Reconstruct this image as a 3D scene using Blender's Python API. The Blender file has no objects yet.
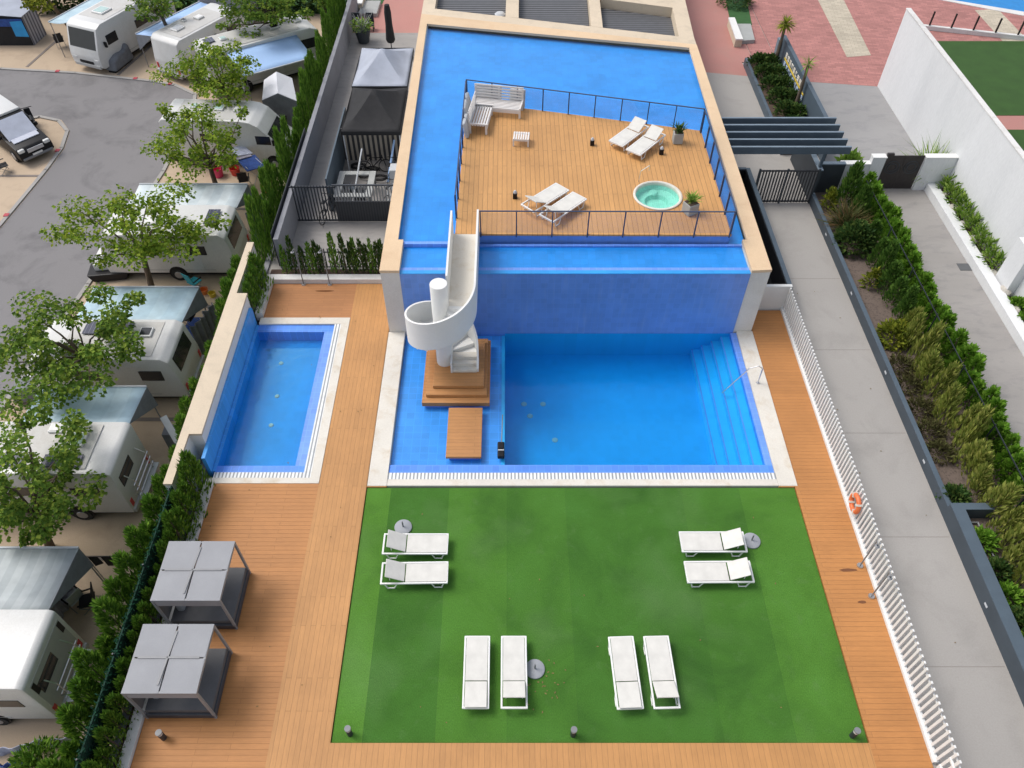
import bpy, bmesh, math, random
from mathutils import Vector, Matrix
R = math.radians
rnd = random.Random(7)
scene = bpy.context.scene
col = scene.collection

# ------------------------------------------------------------------ camera
F, CAMH, U0, V0 = 780.0, 21.5, 507.0, 384.0
PITCH = math.atan(889/780)
SN, CS = math.sin(PITCH), math.cos(PITCH)
def at(u, v, z=0.0):
    """real place, at height z, that the photograph shows at (u, v)"""
    d = (v-V0)/F; t = (CAMH-z)/(SN+d*CS)
    return Vector(((u-U0)/F*t, (CS-d*SN)*t, z))
cam = bpy.data.cameras.new('camera'); cam.sensor_width = 36; cam.lens = F/1024*36
cam.shift_x = 5/1024; cam.clip_end = 2000; cam.clip_start = 0.1
co = bpy.data.objects.new('camera', cam); col.objects.link(co)
co.location = (0, 0, CAMH); co.rotation_euler = (math.pi/2-PITCH, 0, 0)
scene.camera = co

# ------------------------------------------------------------------ light
w = bpy.data.worlds.new('World'); scene.world = w; w.use_nodes = True
nt = w.node_tree; bg = nt.nodes['Background']
sky = nt.nodes.new('ShaderNodeTexSky'); sky.sky_type = 'NISHITA'; sky.sun_disc = False
SUN = Vector((-0.52, 0.22, 0.83)).normalized()
sky.sun_elevation = math.asin(SUN.z); sky.sun_rotation = math.atan2(SUN.x, SUN.y)
sky.air_density = 1.0; sky.dust_density = 3.0; sky.ozone_density = 1.0
hs = nt.nodes.new('ShaderNodeHueSaturation'); hs.inputs['Saturation'].default_value = .5; nt.links.new(sky.outputs[0], hs.inputs['Color']); nt.links.new(hs.outputs[0], bg.inputs[0]); bg.inputs[1].default_value = 0.138
sl = bpy.data.lights.new('sun', 'SUN'); sl.energy = 1.3; sl.angle = R(25); sl.color = (1, .955, .89)
so = bpy.data.objects.new('sun', sl); col.objects.link(so)
so.rotation_euler = SUN.to_track_quat('Z', 'Y').to_euler()
vs = scene.view_settings
vs.view_transform = 'Standard'; vs.look = 'None'; vs.gamma = 1; vs.exposure = 0.5
try: vs.use_curve_mapping = False
except Exception: pass

# ------------------------------------------------------------------ materials
def c4(c): return (c[0], c[1], c[2], 1)
def hexc(r, g, b):
    f = lambda x: ((x/255+.055)/1.055)**2.4 if x > 10 else x/255/12.92
    return (f(r), f(g), f(b))
class NT:
    def __init__(s, name):
        s.m = bpy.data.materials.new(name); s.m.use_nodes = True
        s.t = s.m.node_tree; s.p = s.t.nodes['Principled BSDF']; s.out = s.t.nodes['Material Output']
    def n(s, typ, **kw):
        o = s.t.nodes.new(typ)
        for k, v in kw.items(): setattr(o, k, v)
        return o
    def l(s, a, b): s.t.links.new(a, b)
    def coords(s, scale=(1, 1, 1), rot=0):
        tc = s.n('ShaderNodeTexCoord'); mp = s.n('ShaderNodeMapping')
        mp.inputs['Scale'].default_value = scale; mp.inputs['Rotation'].default_value = (0, 0, rot)
        s.l(tc.outputs['Object'], mp.inputs[0]); return mp.outputs[0]
    def noise(s, vec, scale, detail=4, rough=.55, dist=0):
        o = s.n('ShaderNodeTexNoise'); o.inputs['Scale'].default_value = scale
        o.inputs['Detail'].default_value = detail; o.inputs['Roughness'].default_value = rough
        o.inputs['Distortion'].default_value = dist
        if vec is not None: s.l(vec, o.inputs['Vector'])
        return o.outputs['Fac']
    def ramp(s, fac, stops):
        o = s.n('ShaderNodeValToRGB'); e = o.color_ramp.elements
        while len(e) < len(stops): e.new(.5)
        for k, (p, c) in enumerate(stops): e[k].position = p; e[k].color = c4(c) if len(c) == 3 else c
        s.l(fac, o.inputs[0]); return o.outputs[0]
    def mix(s, a, b, fac, mode='MIX'):
        o = s.n('ShaderNodeMix', data_type='RGBA', blend_type=mode)
        for sock, v in ((o.inputs[6], a), (o.inputs[7], b), (o.inputs[0], fac)):
            if isinstance(v, (int, float)): sock.default_value = v
            elif isinstance(v, (tuple, list)): sock.default_value = c4(v)
            else: s.l(v, sock)
        return o.outputs[2]
    def bump(s, h, strength=.3, dist=.02):
        o = s.n('ShaderNodeBump'); o.inputs['Strength'].default_value = strength
        o.inputs['Distance'].default_value = dist; s.l(h, o.inputs['Height'])
        s.l(o.outputs[0], s.p.inputs['Normal']); return o
    def base(s, c):
        if isinstance(c, (tuple, list)): s.p.inputs['Base Color'].default_value = c4(c)
        else: s.l(c, s.p.inputs['Base Color'])
    def set(s, rough=.6, metal=0, spec=None):
        s.p.inputs['Roughness'].default_value = rough; s.p.inputs['Metallic'].default_value = metal
        if spec is not None: s.p.inputs['Specular IOR Level'].default_value = spec
def sc(c, k): return tuple(min(1, x*k) for x in c)
def plain(name, c, rough=.6, var=.12, scale=2.5, fine=30, metal=0, bump=.05, spec=None):
    """a surface with soft blotches and fine speckle of its own"""
    k = NT(name); v = k.coords()
    a = k.noise(v, scale, 5); b = k.noise(v, fine, 3)
    base = k.ramp(a, [(.3, sc(c, 1-var)), (.7, sc(c, 1+var*.6))])
    f = k.ramp(b, [(.35, (1-var*.5,)*3), (.65, (1, 1, 1))])
    k.base(k.mix(base, f, 1.0, 'MULTIPLY')); k.set(rough, metal, spec)
    if bump: k.bump(b, bump, .01)
    return k.m
def stained(name, c, stain, amount=.5, scale=1.2, rough=.8, stretch=(1, 1, 1)):
    """plain surface with patchy stains"""
    k = NT(name); v = k.coords(stretch)
    a = k.noise(v, scale, 8, .65, .4); b = k.noise(v, scale*.23, 3); d = k.noise(v, 24, 4)
    f = k.ramp(a, [(.5, (0, 0, 0)), (.72, (amount,)*3)])
    base = k.mix(c, stain, f)
    base = k.mix(base, k.ramp(b, [(.3, (.86,)*3), (.7, (1.0,)*3)]), 1.0, 'MULTIPLY')
    base = k.mix(base, k.ramp(d, [(.3, (.9,)*3), (.7, (1.0,)*3)]), 1.0, 'MULTIPLY')
    k.base(base); k.set(rough); k.bump(d, .12, .01); return k.m
def planks(name, c, along='x', pitch=.145, length=2.4, rough=.6, var=.045, seam=.7, gap=.006):
    k = NT(name); v = k.coords(rot=0 if along == 'x' else math.pi/2)
    br = k.n('ShaderNodeTexBrick'); br.offset = .37; br.offset_frequency = 2
    br.inputs['Scale'].default_value = 1; br.inputs['Brick Width'].default_value = length
    br.inputs['Row Height'].default_value = pitch; br.inputs['Mortar Size'].default_value = gap
    br.inputs['Mortar Smooth'].default_value = .3
    br.inputs['Color1'].default_value = c4(sc(c, 1-var)); br.inputs['Color2'].default_value = c4(sc(c, 1+var))
    br.inputs['Mortar'].default_value = c4(sc(c, seam)); k.l(v, br.inputs['Vector'])
    g = k.coords((1, 9, 1) if along == 'x' else (9, 1, 1))
    grain = k.noise(g, 3, 6, .7); big = k.noise(k.coords(), .35, 5, .6)
    base = k.mix(br.outputs['Color'], k.ramp(grain, [(.3, (.86,)*3), (.7, (1.04,)*3)]), 1.0, 'MULTIPLY')
    base = k.mix(base, k.ramp(big, [(.3, (.82, .8, .78)), (.68, (1.05, 1.04, 1.02))]), 1.0, 'MULTIPLY')
    k.base(base); k.set(rough)
    inv = k.n('ShaderNodeMath', operation='SUBTRACT'); inv.inputs[0].default_value = 1; k.l(br.outputs['Fac'], inv.inputs[1])
    k.bump(inv.outputs[0], .5, .01); return k.m
def tiles(name, c, size=.3, gap=.008, var=.07, grout=1.25, rough=.35, big=.15, wall=False):
    k = NT(name)
    tc = k.n('ShaderNodeTexCoord'); mp = k.n('ShaderNodeMapping')
    if wall: mp.inputs['Rotation'].default_value = (R(90), 0, 0)
    k.l(tc.outputs['Object'], mp.inputs[0]); v = mp.outputs[0]
    br = k.n('ShaderNodeTexBrick'); br.offset = 0
    br.inputs['Scale'].default_value = 1; br.inputs['Brick Width'].default_value = size
    br.inputs['Row Height'].default_value = size; br.inputs['Mortar Size'].default_value = gap
    br.inputs['Color1'].default_value = c4(sc(c, 1-var)); br.inputs['Color2'].default_value = c4(sc(c, 1+var))
    br.inputs['Mortar'].default_value = c4(sc(c, grout)); k.l(v, br.inputs['Vector'])
    n = k.noise(v, .8, 5, .6)
    s2 = k.noise(k.coords((3, 3, .35)), 1.5, 5, .65)
    b = k.mix(br.outputs['Color'], k.ramp(n, [(.3, (1-big,)*3), (.7, (1+big*.4,)*3)]), 1.0, 'MULTIPLY')
    if wall: b = k.mix(b, (.35, .42, .62), k.ramp(s2, [(.52, (0, 0, 0)), (.75, (.22,)*3)]))
    k.base(b); k.set(rough); return k.m
def bricks(name, c, mortar, bw, bh, var=.12, rot=0, gap=.012):
    k = NT(name); v = k.coords(rot=rot)
    br = k.n('ShaderNodeTexBrick')
    br.inputs['Scale'].default_value = 1; br.inputs['Brick Width'].default_value = bw
    br.inputs['Row Height'].default_value = bh; br.inputs['Mortar Size'].default_value = gap
    br.inputs['Color1'].default_value = c4(sc(c, 1-var)); br.inputs['Color2'].default_value = c4(sc(c, 1+var))
    br.inputs['Mortar'].default_value = c4(mortar); k.l(v, br.inputs['Vector'])
    n = k.noise(v, .5, 6, .65); d = k.noise(v, 20, 3)
    b = k.mix(br.outputs['Color'], k.ramp(n, [(.3, (.84,)*3), (.7, (1.06,)*3)]), 1.0, 'MULTIPLY')
    b = k.mix(b, k.ramp(d, [(.3, (.9,)*3), (.7, (1,)*3)]), 1.0, 'MULTIPLY')
    k.base(b); k.set(.85); return k.m
def leaves(name, dark, mid, light, trans=.35):
    k = NT(name); g = k.n('ShaderNodeNewGeometry')
    colr = k.ramp(g.outputs['Random Per Island'], [(.0, dark), (.5, mid), (1, light)])
    nz = k.noise(k.coords(), .9, 3)
    colr = k.mix(colr, k.ramp(nz, [(.3, (.7, .74, .7)), (.7, (1.12, 1.1, 1.0))]), 1.0, 'MULTIPLY')
    k.base(colr); k.set(.65, spec=.12)
    tr = k.n('ShaderNodeBsdfTranslucent'); k.l(colr, tr.inputs[0])
    mx = k.n('ShaderNodeMixShader'); mx.inputs[0].default_value = trans
    k.l(k.p.outputs[0], mx.inputs[1]); k.l(tr.outputs[0], mx.inputs[2]); k.l(mx.outputs[0], k.out.inputs[0])
    return k.m
def water(name, tint, rough=.03, ripple=.2, scale=2.2, absorb=None, dens=0):
    """clear water: tinted see-through body with a fresnel-weighted rippled gloss on top"""
    k = NT(name); v = k.coords()
    a = k.noise(v, scale, 4, .5, .3); b = k.noise(v, scale*5, 3)
    h = k.n('ShaderNodeMath', operation='MULTIPLY_ADD'); k.l(b, h.inputs[0]); h.inputs[1].default_value = .25; k.l(a, h.inputs[2])
    bp = k.n('ShaderNodeBump'); bp.inputs['Strength'].default_value = ripple; bp.inputs['Distance'].default_value = .06
    k.l(h.outputs[0], bp.inputs['Height'])
    gl = k.n('ShaderNodeBsdfGlossy'); gl.inputs['Roughness'].default_value = rough; k.l(bp.outputs[0], gl.inputs['Normal'])
    tr = k.n('ShaderNodeBsdfTransparent'); tr.inputs[0].default_value = c4(tint)
    fr = k.n('ShaderNodeFresnel'); fr.inputs[0].default_value = 1.33; k.l(bp.outputs[0], fr.inputs['Normal'])
    gm = k.n('ShaderNodeNewGeometry'); sx = k.n('ShaderNodeSeparateXYZ'); k.l(gm.outputs['True Normal'], sx.inputs[0])
    gt = k.n('ShaderNodeMath', operation='GREATER_THAN'); k.l(sx.outputs[2], gt.inputs[0]); gt.inputs[1].default_value = .5
    fm = k.n('ShaderNodeMath', operation='MULTIPLY'); k.l(fr.outputs[0], fm.inputs[0]); k.l(gt.outputs[0], fm.inputs[1])
    mx = k.n('ShaderNodeMixShader'); k.l(fm.outputs[0], mx.inputs[0]); k.l(tr.outputs[0], mx.inputs[1]); k.l(gl.outputs[0], mx.inputs[2])
    k.l(mx.outputs[0], k.out.inputs[0])
    if absorb:
        va = k.n('ShaderNodeVolumeAbsorption'); va.inputs[0].default_value = c4(absorb); va.inputs[1].default_value = dens
        k.l(va.outputs[0], k.out.inputs[1])
    return k.m
def glass(name, tint=(.93, .94, .955), fac=.035):
    k = NT(name); gl = k.n('ShaderNodeBsdfGlossy'); gl.inputs['Roughness'].default_value = .04
    tr = k.n('ShaderNodeBsdfTransparent'); tr.inputs[0].default_value = c4(tint)
    mx = k.n('ShaderNodeMixShader'); mx.inputs[0].default_value = fac
    k.l(tr.outputs[0], mx.inputs[1]); k.l(gl.outputs[0], mx.inputs[2]); k.l(mx.outputs[0], k.out.inputs[0]); return k.m
def turf(name):
    k = NT(name); v = k.coords()
    br = k.n('ShaderNodeTexBrick'); br.offset = 0
    br.inputs['Scale'].default_value = 1; br.inputs['Brick Width'].default_value = 1.9; br.inputs['Row Height'].default_value = 60
    br.inputs['Mortar Size'].default_value = .006
    br.inputs['Color1'].default_value = (.054, .160, .022, 1); br.inputs['Color2'].default_value = (.096, .245, .030, 1)
    br.inputs['Mortar'].default_value = (.055, .15, .024, 1); k.l(v, br.inputs['Vector'])
    a = k.noise(v, .42, 5, .6, .5); b = k.noise(v, 2.2, 6, .7, .3); d = k.noise(k.coords((60, 22, 1)), 1, 4, .7)
    base = k.mix(br.outputs['Color'], k.ramp(a, [(.3, (.70, .73, .80)), (.5, (1, 1, 1)), (.7, (1.16, 1.16, 1.3))]), 1.0, 'MULTIPLY')
    a2 = k.noise(v, .3, 3, .5); base = k.mix(base, (.17, .25, .125), k.ramp(a2, [(.52, (0, 0, 0)), (.72, (.25,)*3)]))
    base = k.mix(base, (.145, .225, .10), k.ramp(b, [(.56, (0, 0, 0)), (.8, (.28,)*3)]))
    base = k.mix(base, k.ramp(d, [(.25, (.62,)*3), (.75, (1.22,)*3)]), 1.0, 'MULTIPLY')
    k.base(base); k.set(.9, spec=.2); k.bump(d, .8, .03); return k.m
def panelled(name, c, line, axis, pitch, width=.12, rough=.6):
    """stripes across one axis"""
    k = NT(name); tc = k.n('ShaderNodeTexCoord'); s = k.n('ShaderNodeSeparateXYZ'); k.l(tc.outputs['Object'], s.inputs[0])
    m = k.n('ShaderNodeMath', operation='DIVIDE'); k.l(s.outputs[axis], m.inputs[0]); m.inputs[1].default_value = pitch
    f = k.n('ShaderNodeMath', operation='FRACT'); k.l(m.outputs[0], f.inputs[0])
    g = k.n('ShaderNodeMath', operation='LESS_THAN'); k.l(f.outputs[0], g.inputs[0]); g.inputs[1].default_value = width
    n = k.noise(k.coords(), 3, 5)
    b = k.mix(c, line, g.outputs[0]); b = k.mix(b, k.ramp(n, [(.3, (.86,)*3), (.7, (1.03,)*3)]), 1.0, 'MULTIPLY')
    k.base(b); k.set(rough); return k.m

WOODC = (.50, .265, .115)
M = dict(
 deck_x=planks('deck boards across', (.485, .215, .066), 'x'), deck_y=planks('deck boards along', (.515, .257, .088), 'y'),
 deck_up=planks('upper deck boards', (.575, .305, .108), 'y', .19, 3.1, .6, .05, .55, .011), deck_red=planks('red deck boards', (.44, .198, .074), 'x', .145, 2.2),
 platform=planks('platform boards', (.50, .24, .085), 'x', .145, 3), turf=turf('artificial turf'),
 coping=stained('pale stone coping', (.74, .70, .62), (.55, .42, .26), .55, 1.6), cream=stained('cream stone', (.72, .53, .34), (.60, .40, .24), .4, 1.5),
 cream_pale=stained('weathered cream roof', (.66, .55, .41), (.45, .38, .29), .5, 1.3), white=plain('white render', (.72, .72, .70), .8, .05, .8, 14),
 endwall=stained('warm white wall', (.72, .69, .63), (.58, .54, .46), .4, 1.1), whitewall=stained('white painted wall', (.735, .745, .755), (.60, .615, .63), .45, .8, .85, (1, 1, .25)), whitekerb=stained('white kerb', (.72, .71, .69), (.48, .45, .4), .5, 1.8),
 tile=tiles('blue pool tile', (.065, .33, .78)), tile_kid=tiles('small pool tile', (.028, .33, .70), .25, .005, .04, 1.06), tile_deep=tiles('deep pool tile', (.035, .46, .82), .25, .005, .03, 1.05, .35, .08), tile_wall=tiles('blue wall tile', (.13, .28, .69), .25, .006, .05, 1.12, .4, .12, True),
 tile_lip=tiles('pale blue tile', (.15, .31, .78), .25), tile_up=tiles('upper pool tile', (.03, .31, .75), .3, .006, .05, .9), tub_tile=tiles('turquoise tub', (.40, .68, .60), .08, .004),
 water=water('pool water', (.70, .92, .98), absorb=(.02, .72, .94), dens=.28), shallow_water=water('shallow water', (.80, .92, 1.0), ripple=.35, scale=1.2), tub_water=water('tub water', (.72, .95, .90), ripple=.6, scale=4),
 grate=panelled('white grating', (.78, .79, .79), (.30, .32, .33), 0, .12, .42), concrete=stained('grey concrete', (.375, .355, .33), (.285, .27, .25), .65, .6),
 stamped=stained('stamped concrete', (.325, .308, .292), (.23, .222, .22), .7, 1.1, .7, (1, 2.5, 1)), concrete_cool=stained('cool stamped concrete', (.315, .31, .308), (.225, .225, .235), .75, .8, .7, (1, 2, 1)),
 pink=bricks('pink block paving', (.42, .185, .165), (.30, .145, .125), .42, .2, .16, R(8)), pink_plain=stained('pink concrete', (.46, .215, .185), (.40, .24, .2), .5, .9),
 cream_pave=bricks('cream block paving', (.50, .44, .34), (.36, .31, .25), .42, .2, .12, R(8)), asphalt=stained('asphalt', (.225, .216, .218), (.125, .12, .124), .85, .45, .9),
 gravel=stained('beige gravel', (.52, .405, .29), (.38, .29, .21), .7, .8, .95), grey_gravel=stained('grey gravel', (.40, .34, .28), (.3, .25, .2), .7, .8, .95), kerb=stained('grey kerb', (.36, .345, .325), (.25, .24, .23), .5, 1.5), kerb_red=plain('red kerb paint', (.45, .07, .09), .8),
 bay_line=plain('dark strip', (.2, .17, .15), .9), mulch=stained('bark mulch', (.155, .118, .098), (.055, .042, .036), 1.0, 11, .95), soil=stained('dark soil', (.10, .065, .045), (.05, .035, .03), .8, 3, .95),
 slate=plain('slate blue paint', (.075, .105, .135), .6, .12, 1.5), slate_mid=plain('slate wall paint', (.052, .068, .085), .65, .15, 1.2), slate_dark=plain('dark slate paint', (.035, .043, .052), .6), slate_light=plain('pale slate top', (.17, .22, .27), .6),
 greywall=stained('grey render', (.27, .275, .30), (.19, .195, .21), .5, 1.1), dark=plain('dark metal', (.028, .033, .042), .5), black=plain('black plastic', (.010, .010, .012), .45, .2, spec=.25), blackcloth=plain('black cloth', (.016, .016, .018), .85, .25, 4),
 rail=plain('navy rail', (.045, .065, .12), .4), glass=glass('railing glass'), steel=plain('brushed steel', (.62, .63, .65), .3, .05, metal=1, bump=0), greymetal=plain('grey metal', (.20, .205, .215), .45, .1),
 lounger=plain('lounger frame white', (.76, .76, .74), .45, .03), sling=plain('lounger sling', (.65, .635, .59), .8, .1, 3, 60), umbrella_base=plain('parasol weight', (.33, .345, .37), .7, .12),
 cab_roof=plain('cabana canvas', (.30, .305, .32), .8, .08, 1.5), cab_frame=plain('cabana frame', (.26, .27, .28), .45, .06), cab_mat=plain('cabana mattress', (.105, .105, .108), .85, .12), cab_base=plain('cabana base', (.05, .055, .065), .6),
 rv=stained('motorhome shell', (.70, .70, .685), (.52, .50, .46), .4, .9, .35, (1, 1, .5)), rv_roof=stained('motorhome roof', (.56, .55, .525), (.40, .37, .33), .6, 1.1, .5), rv_grey=plain('grey caravan panel', (.42, .42, .41), .5, .05), window=plain('dark window', (.02, .022, .026), .12, .1, bump=0), acrylic=plain('roof hatch acrylic', (.40, .55, .52), .2, .1, bump=0), whitehatch=plain('white hatch', (.76, .76, .75), .4),
 solar=panelled('solar cells', (.05, .055, .09), (.22, .23, .27), 0, .16, .08, .2), tyre=plain('tyre rubber', (.02, .02, .02), .9), rim=plain('wheel rim', (.40, .40, .42), .35, .1, metal=.6), red=plain('red lens', (.55, .03, .03), .3, .1), orange=plain('orange lens', (.75, .22, .05), .4), silvershade=plain('silver windscreen cover', (.52, .55, .64), .5, .1, 3), lamp=plain('clear lamp', (.7, .7, .68), .15),
 awning=panelled('pale blue awning', (.43, .57, .64), (.38, .52, .60), 0, 1.15, .5, .6), awning_white=panelled('grey white awning', (.60, .66, .68), (.53, .60, .63), 0, .9, .5, .6), awning_grey=panelled('grey striped awning', (.45, .49, .50), (.38, .42, .435), 0, .55, .5, .6), awning_blue=plain('blue awning', (.33, .50, .78), .6, .06, .8), tarp=plain('grey tarpaulin', (.17, .18, .20), .75, .2, 3), tentgrey=plain('grey tent cloth', (.36, .39, .46), .75, .12, 1.2), tentwhite=plain('white tent cloth', (.66, .67, .72), .75, .06, 1.2), tentblue=plain('blue tent cloth', (.03, .30, .62), .7),
 stripes=panelled('striped windbreak', (.42, .42, .46), (.14, .14, .17), 1, .3, .45, .8), denim=plain('blue cloth', (.03, .08, .30), .85, .3, 6), towel=plain('pale towel', (.50, .53, .66), .9, .25, 7), lilac=plain('lilac sheet', (.36, .34, .42), .9, .2, 5), pinkcloth=plain('pink plastic', (.7, .05, .16), .5), redplastic=plain('red plastic', (.62, .05, .035), .4), greenplastic=plain('green plastic', (.08, .55, .06), .4), tealplastic=plain('teal cloth', (.02, .36, .45), .6), yellowplastic=plain('yellow plastic', (.65, .5, .05), .5), ring=plain('orange life ring', (.72, .17, .055), .5, .06),
 bark=plain('bark', (.14, .105, .075), .9, .3, 4), leaf_a=leaves('plane leaves', (.09, .16, .016), (.20, .32, .032), (.40, .47, .06)), leaf_b=leaves('mulberry leaves', (.07, .14, .025), (.155, .27, .04), (.32, .40, .065)), thuja=leaves('thuja sprays', (.055, .13, .02), (.13, .265, .035), (.26, .42, .06), .2), conifer=leaves('conifer sprays', (.055, .125, .025), (.11, .22, .04), (.20, .33, .065), .25), thuja_gold=leaves('golden conifer sprays', (.17, .22, .045), (.32, .37, .08), (.50, .48, .14), .2), ivy=leaves('bright hedge leaves', (.08, .19, .02), (.17, .35, .035), (.29, .47, .07)), shrub=leaves('dark shrub leaves', (.025, .06, .016), (.055, .115, .028), (.13, .18, .045), .25), yellowgreen=leaves('yellow green leaves', (.10, .14, .02), (.22, .26, .03), (.36, .36, .05)), spikes=leaves('bronze grass blades', (.06, .08, .03), (.12, .14, .05), (.30, .17, .09)), broad=leaves('fresh broad leaves', (.10, .20, .03), (.22, .36, .06), (.38, .50, .12)), drybush=leaves('dry bush twigs', (.06, .05, .025), (.11, .10, .045), (.16, .17, .06)), mesh=leaves('green mesh tinsel', (.004, .028, .016), (.008, .05, .03), (.02, .09, .05), .1),
 slats=panelled('louvre slats', (.15, .155, .165), (.02, .02, .024), 1, .24, .5), gate_slats=plain('gate slats', (.03, .032, .038), .5), bluepaint=plain('sports blue paint', (.02, .22, .55), .7), sport_turf=plain('garden turf', (.032, .085, .014), .95, .15, 1, 40), palelawn=plain('plaza turf', (.035, .11, .03), .95, .15), ironwork=plain('dark bronze iron', (.028, .022, .022), .5, .3, 6), yellowletters=plain('yellow paint', (.75, .55, .08), .5), blueletters=plain('pale blue letters', (.45, .55, .72), .5), pallet=plain('white pallet wood', (.72, .70, .68), .7, .08), cushion=plain('grey cushion', (.50, .52, .54), .9, .1), potgrey=plain('concrete pot', (.36, .37, .36), .85, .1), fence_dark=panelled('dark slatted fence', (.035, .038, .045), (.018, .02, .024), 0, .12, .4), pale_slats=panelled('pale slatted fence', (.50, .44, .36), (.05, .05, .055), 0, .24, .5), stone=plain('rough stone', (.5, .47, .42), .9, .2, 5), wet=plain('wet patch', (.17, .07, .03), .2, .1), drain=plain('drain cover', (.10, .105, .11), .7), mattcream=stained('cream bench stone', (.70, .62, .48), (.5, .42, .3), .5, 2),
)

# ------------------------------------------------------------------ mesh helpers
class MB:
    def __init__(s): s.b = bmesh.new()
    def box(s, a, b, rot=0, bev=0, tilt=None):
        """box between corners a and b"""
        c = [(a[i]+b[i])/2 for i in range(3)]; d = [abs(b[i]-a[i]) for i in range(3)]
        return s.cbox(c, d, rot, bev, tilt)
    def cbox(s, c, d, rot=0, bev=0, tilt=None):
        m = Matrix.Translation(c) @ Matrix.Rotation(rot, 4, 'Z')
        if tilt: m = m @ Matrix.Rotation(tilt[1], 4, tilt[0])
        r = bmesh.ops.create_cube(s.b, size=1, matrix=m @ Matrix.Diagonal((d[0], d[1], d[2], 1)))
        if bev:
            es = {e for v in r['verts'] for e in v.link_edges}
            bmesh.ops.bevel(s.b, geom=list(es), offset=bev, segments=2, affect='EDGES', profile=.5)
        return s
    def tube(s, p, q, r0, r1=None, n=10, caps=True):
        p, q = Vector(p), Vector(q); d = q-p
        if r1 is None: r1 = r0
        m = Matrix.Translation((p+q)/2) @ d.to_track_quat('Z', 'Y').to_matrix().to_4x4()
        bmesh.ops.create_cone(s.b, cap_ends=caps, segments=n, radius1=r0, radius2=r1, depth=d.length, matrix=m); return s
    def path(s, pts, r, n=8):
        for a, b in zip(pts, pts[1:]): s.tube(a, b, r, r, n)
        for p in pts[1:-1]: s.ball(p, r*1.0, 6)
        return s
    def ball(s, c, r, n=10, sc=(1, 1, 1)):
        bmesh.ops.create_uvsphere(s.b, u_segments=n, v_segments=max(4, n//2+1), radius=r, matrix=Matrix.Translation(c) @ Matrix.Diagonal((sc[0], sc[1], sc[2], 1))); return s
    def face(s, pts):
        s.b.faces.new([s.b.verts.new(p) for p in pts]); return s
    def prism(s, pts, z0, z1):
        lo = [s.b.verts.new((p[0], p[1], z0)) for p in pts]; hi = [s.b.verts.new((p[0], p[1], z1)) for p in pts]
        n = len(pts); s.b.faces.new(lo[::-1]); s.b.faces.new(hi)
        for i in range(n): s.b.faces.new((lo[i], lo[(i+1) % n], hi[(i+1) % n], hi[i]))
        return s
    def slab(s, pts, th):
        """3D polygon given a thickness downward"""
        hi = [s.b.verts.new(p) for p in pts]; lo = [s.b.verts.new((p[0], p[1], p[2]-th)) for p in pts]
        n = len(pts); s.b.faces.new(hi); s.b.faces.new(lo[::-1])
        for i in range(n): s.b.faces.new((hi[i], lo[i], lo[(i+1) % n], hi[(i+1) % n]))
        return s
    def extrude_profile(s, prof, y0, y1, bev=0, seg=2):
        """side profile (x, z) extruded across y"""
        a = [s.b.verts.new((x, y0, z)) for x, z in prof]; b = [s.b.verts.new((x, y1, z)) for x, z in prof]
        n = len(prof); s.b.faces.new(a); s.b.faces.new(b[::-1])
        for i in range(n): s.b.faces.new((a[i], b[i], b[(i+1) % n], a[(i+1) % n]))
        bmesh.ops.recalc_face_normals(s.b, faces=s.b.faces)
        if bev: bmesh.ops.bevel(s.b, geom=list(s.b.edges), offset=bev, segments=seg, affect='EDGES', profile=.6)
        return s
    def lathe(s, prof, n=32, c=(0, 0, 0)):
        rings = []
        for r, z in prof:
            rings.append([s.b.verts.new((c[0]+r*math.cos(2*math.pi*k/n), c[1]+r*math.sin(2*math.pi*k/n), c[2]+z)) for k in range(n)] if r > 1e-5 else [s.b.verts.new((c[0], c[1], c[2]+z))])
        for A, B in zip(rings, rings[1:]):
            for k in range(n):
                k2 = (k+1) % n
                if len(A) == 1 and len(B) == 1: continue
                if len(A) == 1: s.b.faces.new((A[0], B[k], B[k2]))
                elif len(B) == 1: s.b.faces.new((A[k], A[k2], B[0]))
                else: s.b.faces.new((A[k], A[k2], B[k2], B[k]))
        return s
    def leaf(s, p, d, up, L, W, bend=.15):
        """one folded leaf (two triangles-ish quads) from p along d"""
        d = d.normalized(); sd = d.cross(up)
        if sd.length < 1e-3: sd = d.cross(Vector((1, .3, .2)))
        sd.normalize(); n = sd.cross(d)
        v0 = s.b.verts.new(p); v2 = s.b.verts.new(p+d*L-n*L*bend)
        m = p+d*L*.5
        v1 = s.b.verts.new(m+sd*W*.5+n*W*.12); v3 = s.b.verts.new(m-sd*W*.5+n*W*.12)
        s.b.faces.new((v0, v1, v2, v3)); return s
    def build(s, name, m, parent=None, loc=None, smooth=False, kind=None):
        bmesh.ops.recalc_face_normals(s.b, faces=s.b.faces)
        if 'water' in name and all(abs(f.normal.z) > .99 for f in s.b.faces):
            for f in s.b.faces:
                if f.normal.z < 0: f.normal_flip()
        me = bpy.data.meshes.new(name); s.b.to_mesh(me); s.b.free()
        me.materials.append(M[m] if isinstance(m, str) else m)
        if smooth:
            for p in me.polygons: p.use_smooth = True
            try: me.set_sharp_from_angle(angle=R(40))
            except Exception: pass
        o = bpy.data.objects.new(name, me); col.objects.link(o)
        if parent: o.parent = parent
        if loc: o.location = loc
        if kind: o['kind'] = kind
        return o
def tag(o, label, cat, group=None):
    o['label'] = label; o['category'] = cat
    if group: o['group'] = group
    return o
def thing(name, label, cat, loc=(0, 0, 0), rz=0, group=None):
    o = bpy.data.objects.new(name, None); col.objects.link(o); o.empty_display_size = .2
    o.location = loc; o.rotation_euler = (0, 0, rz); return tag(o, label, cat, group)
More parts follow.
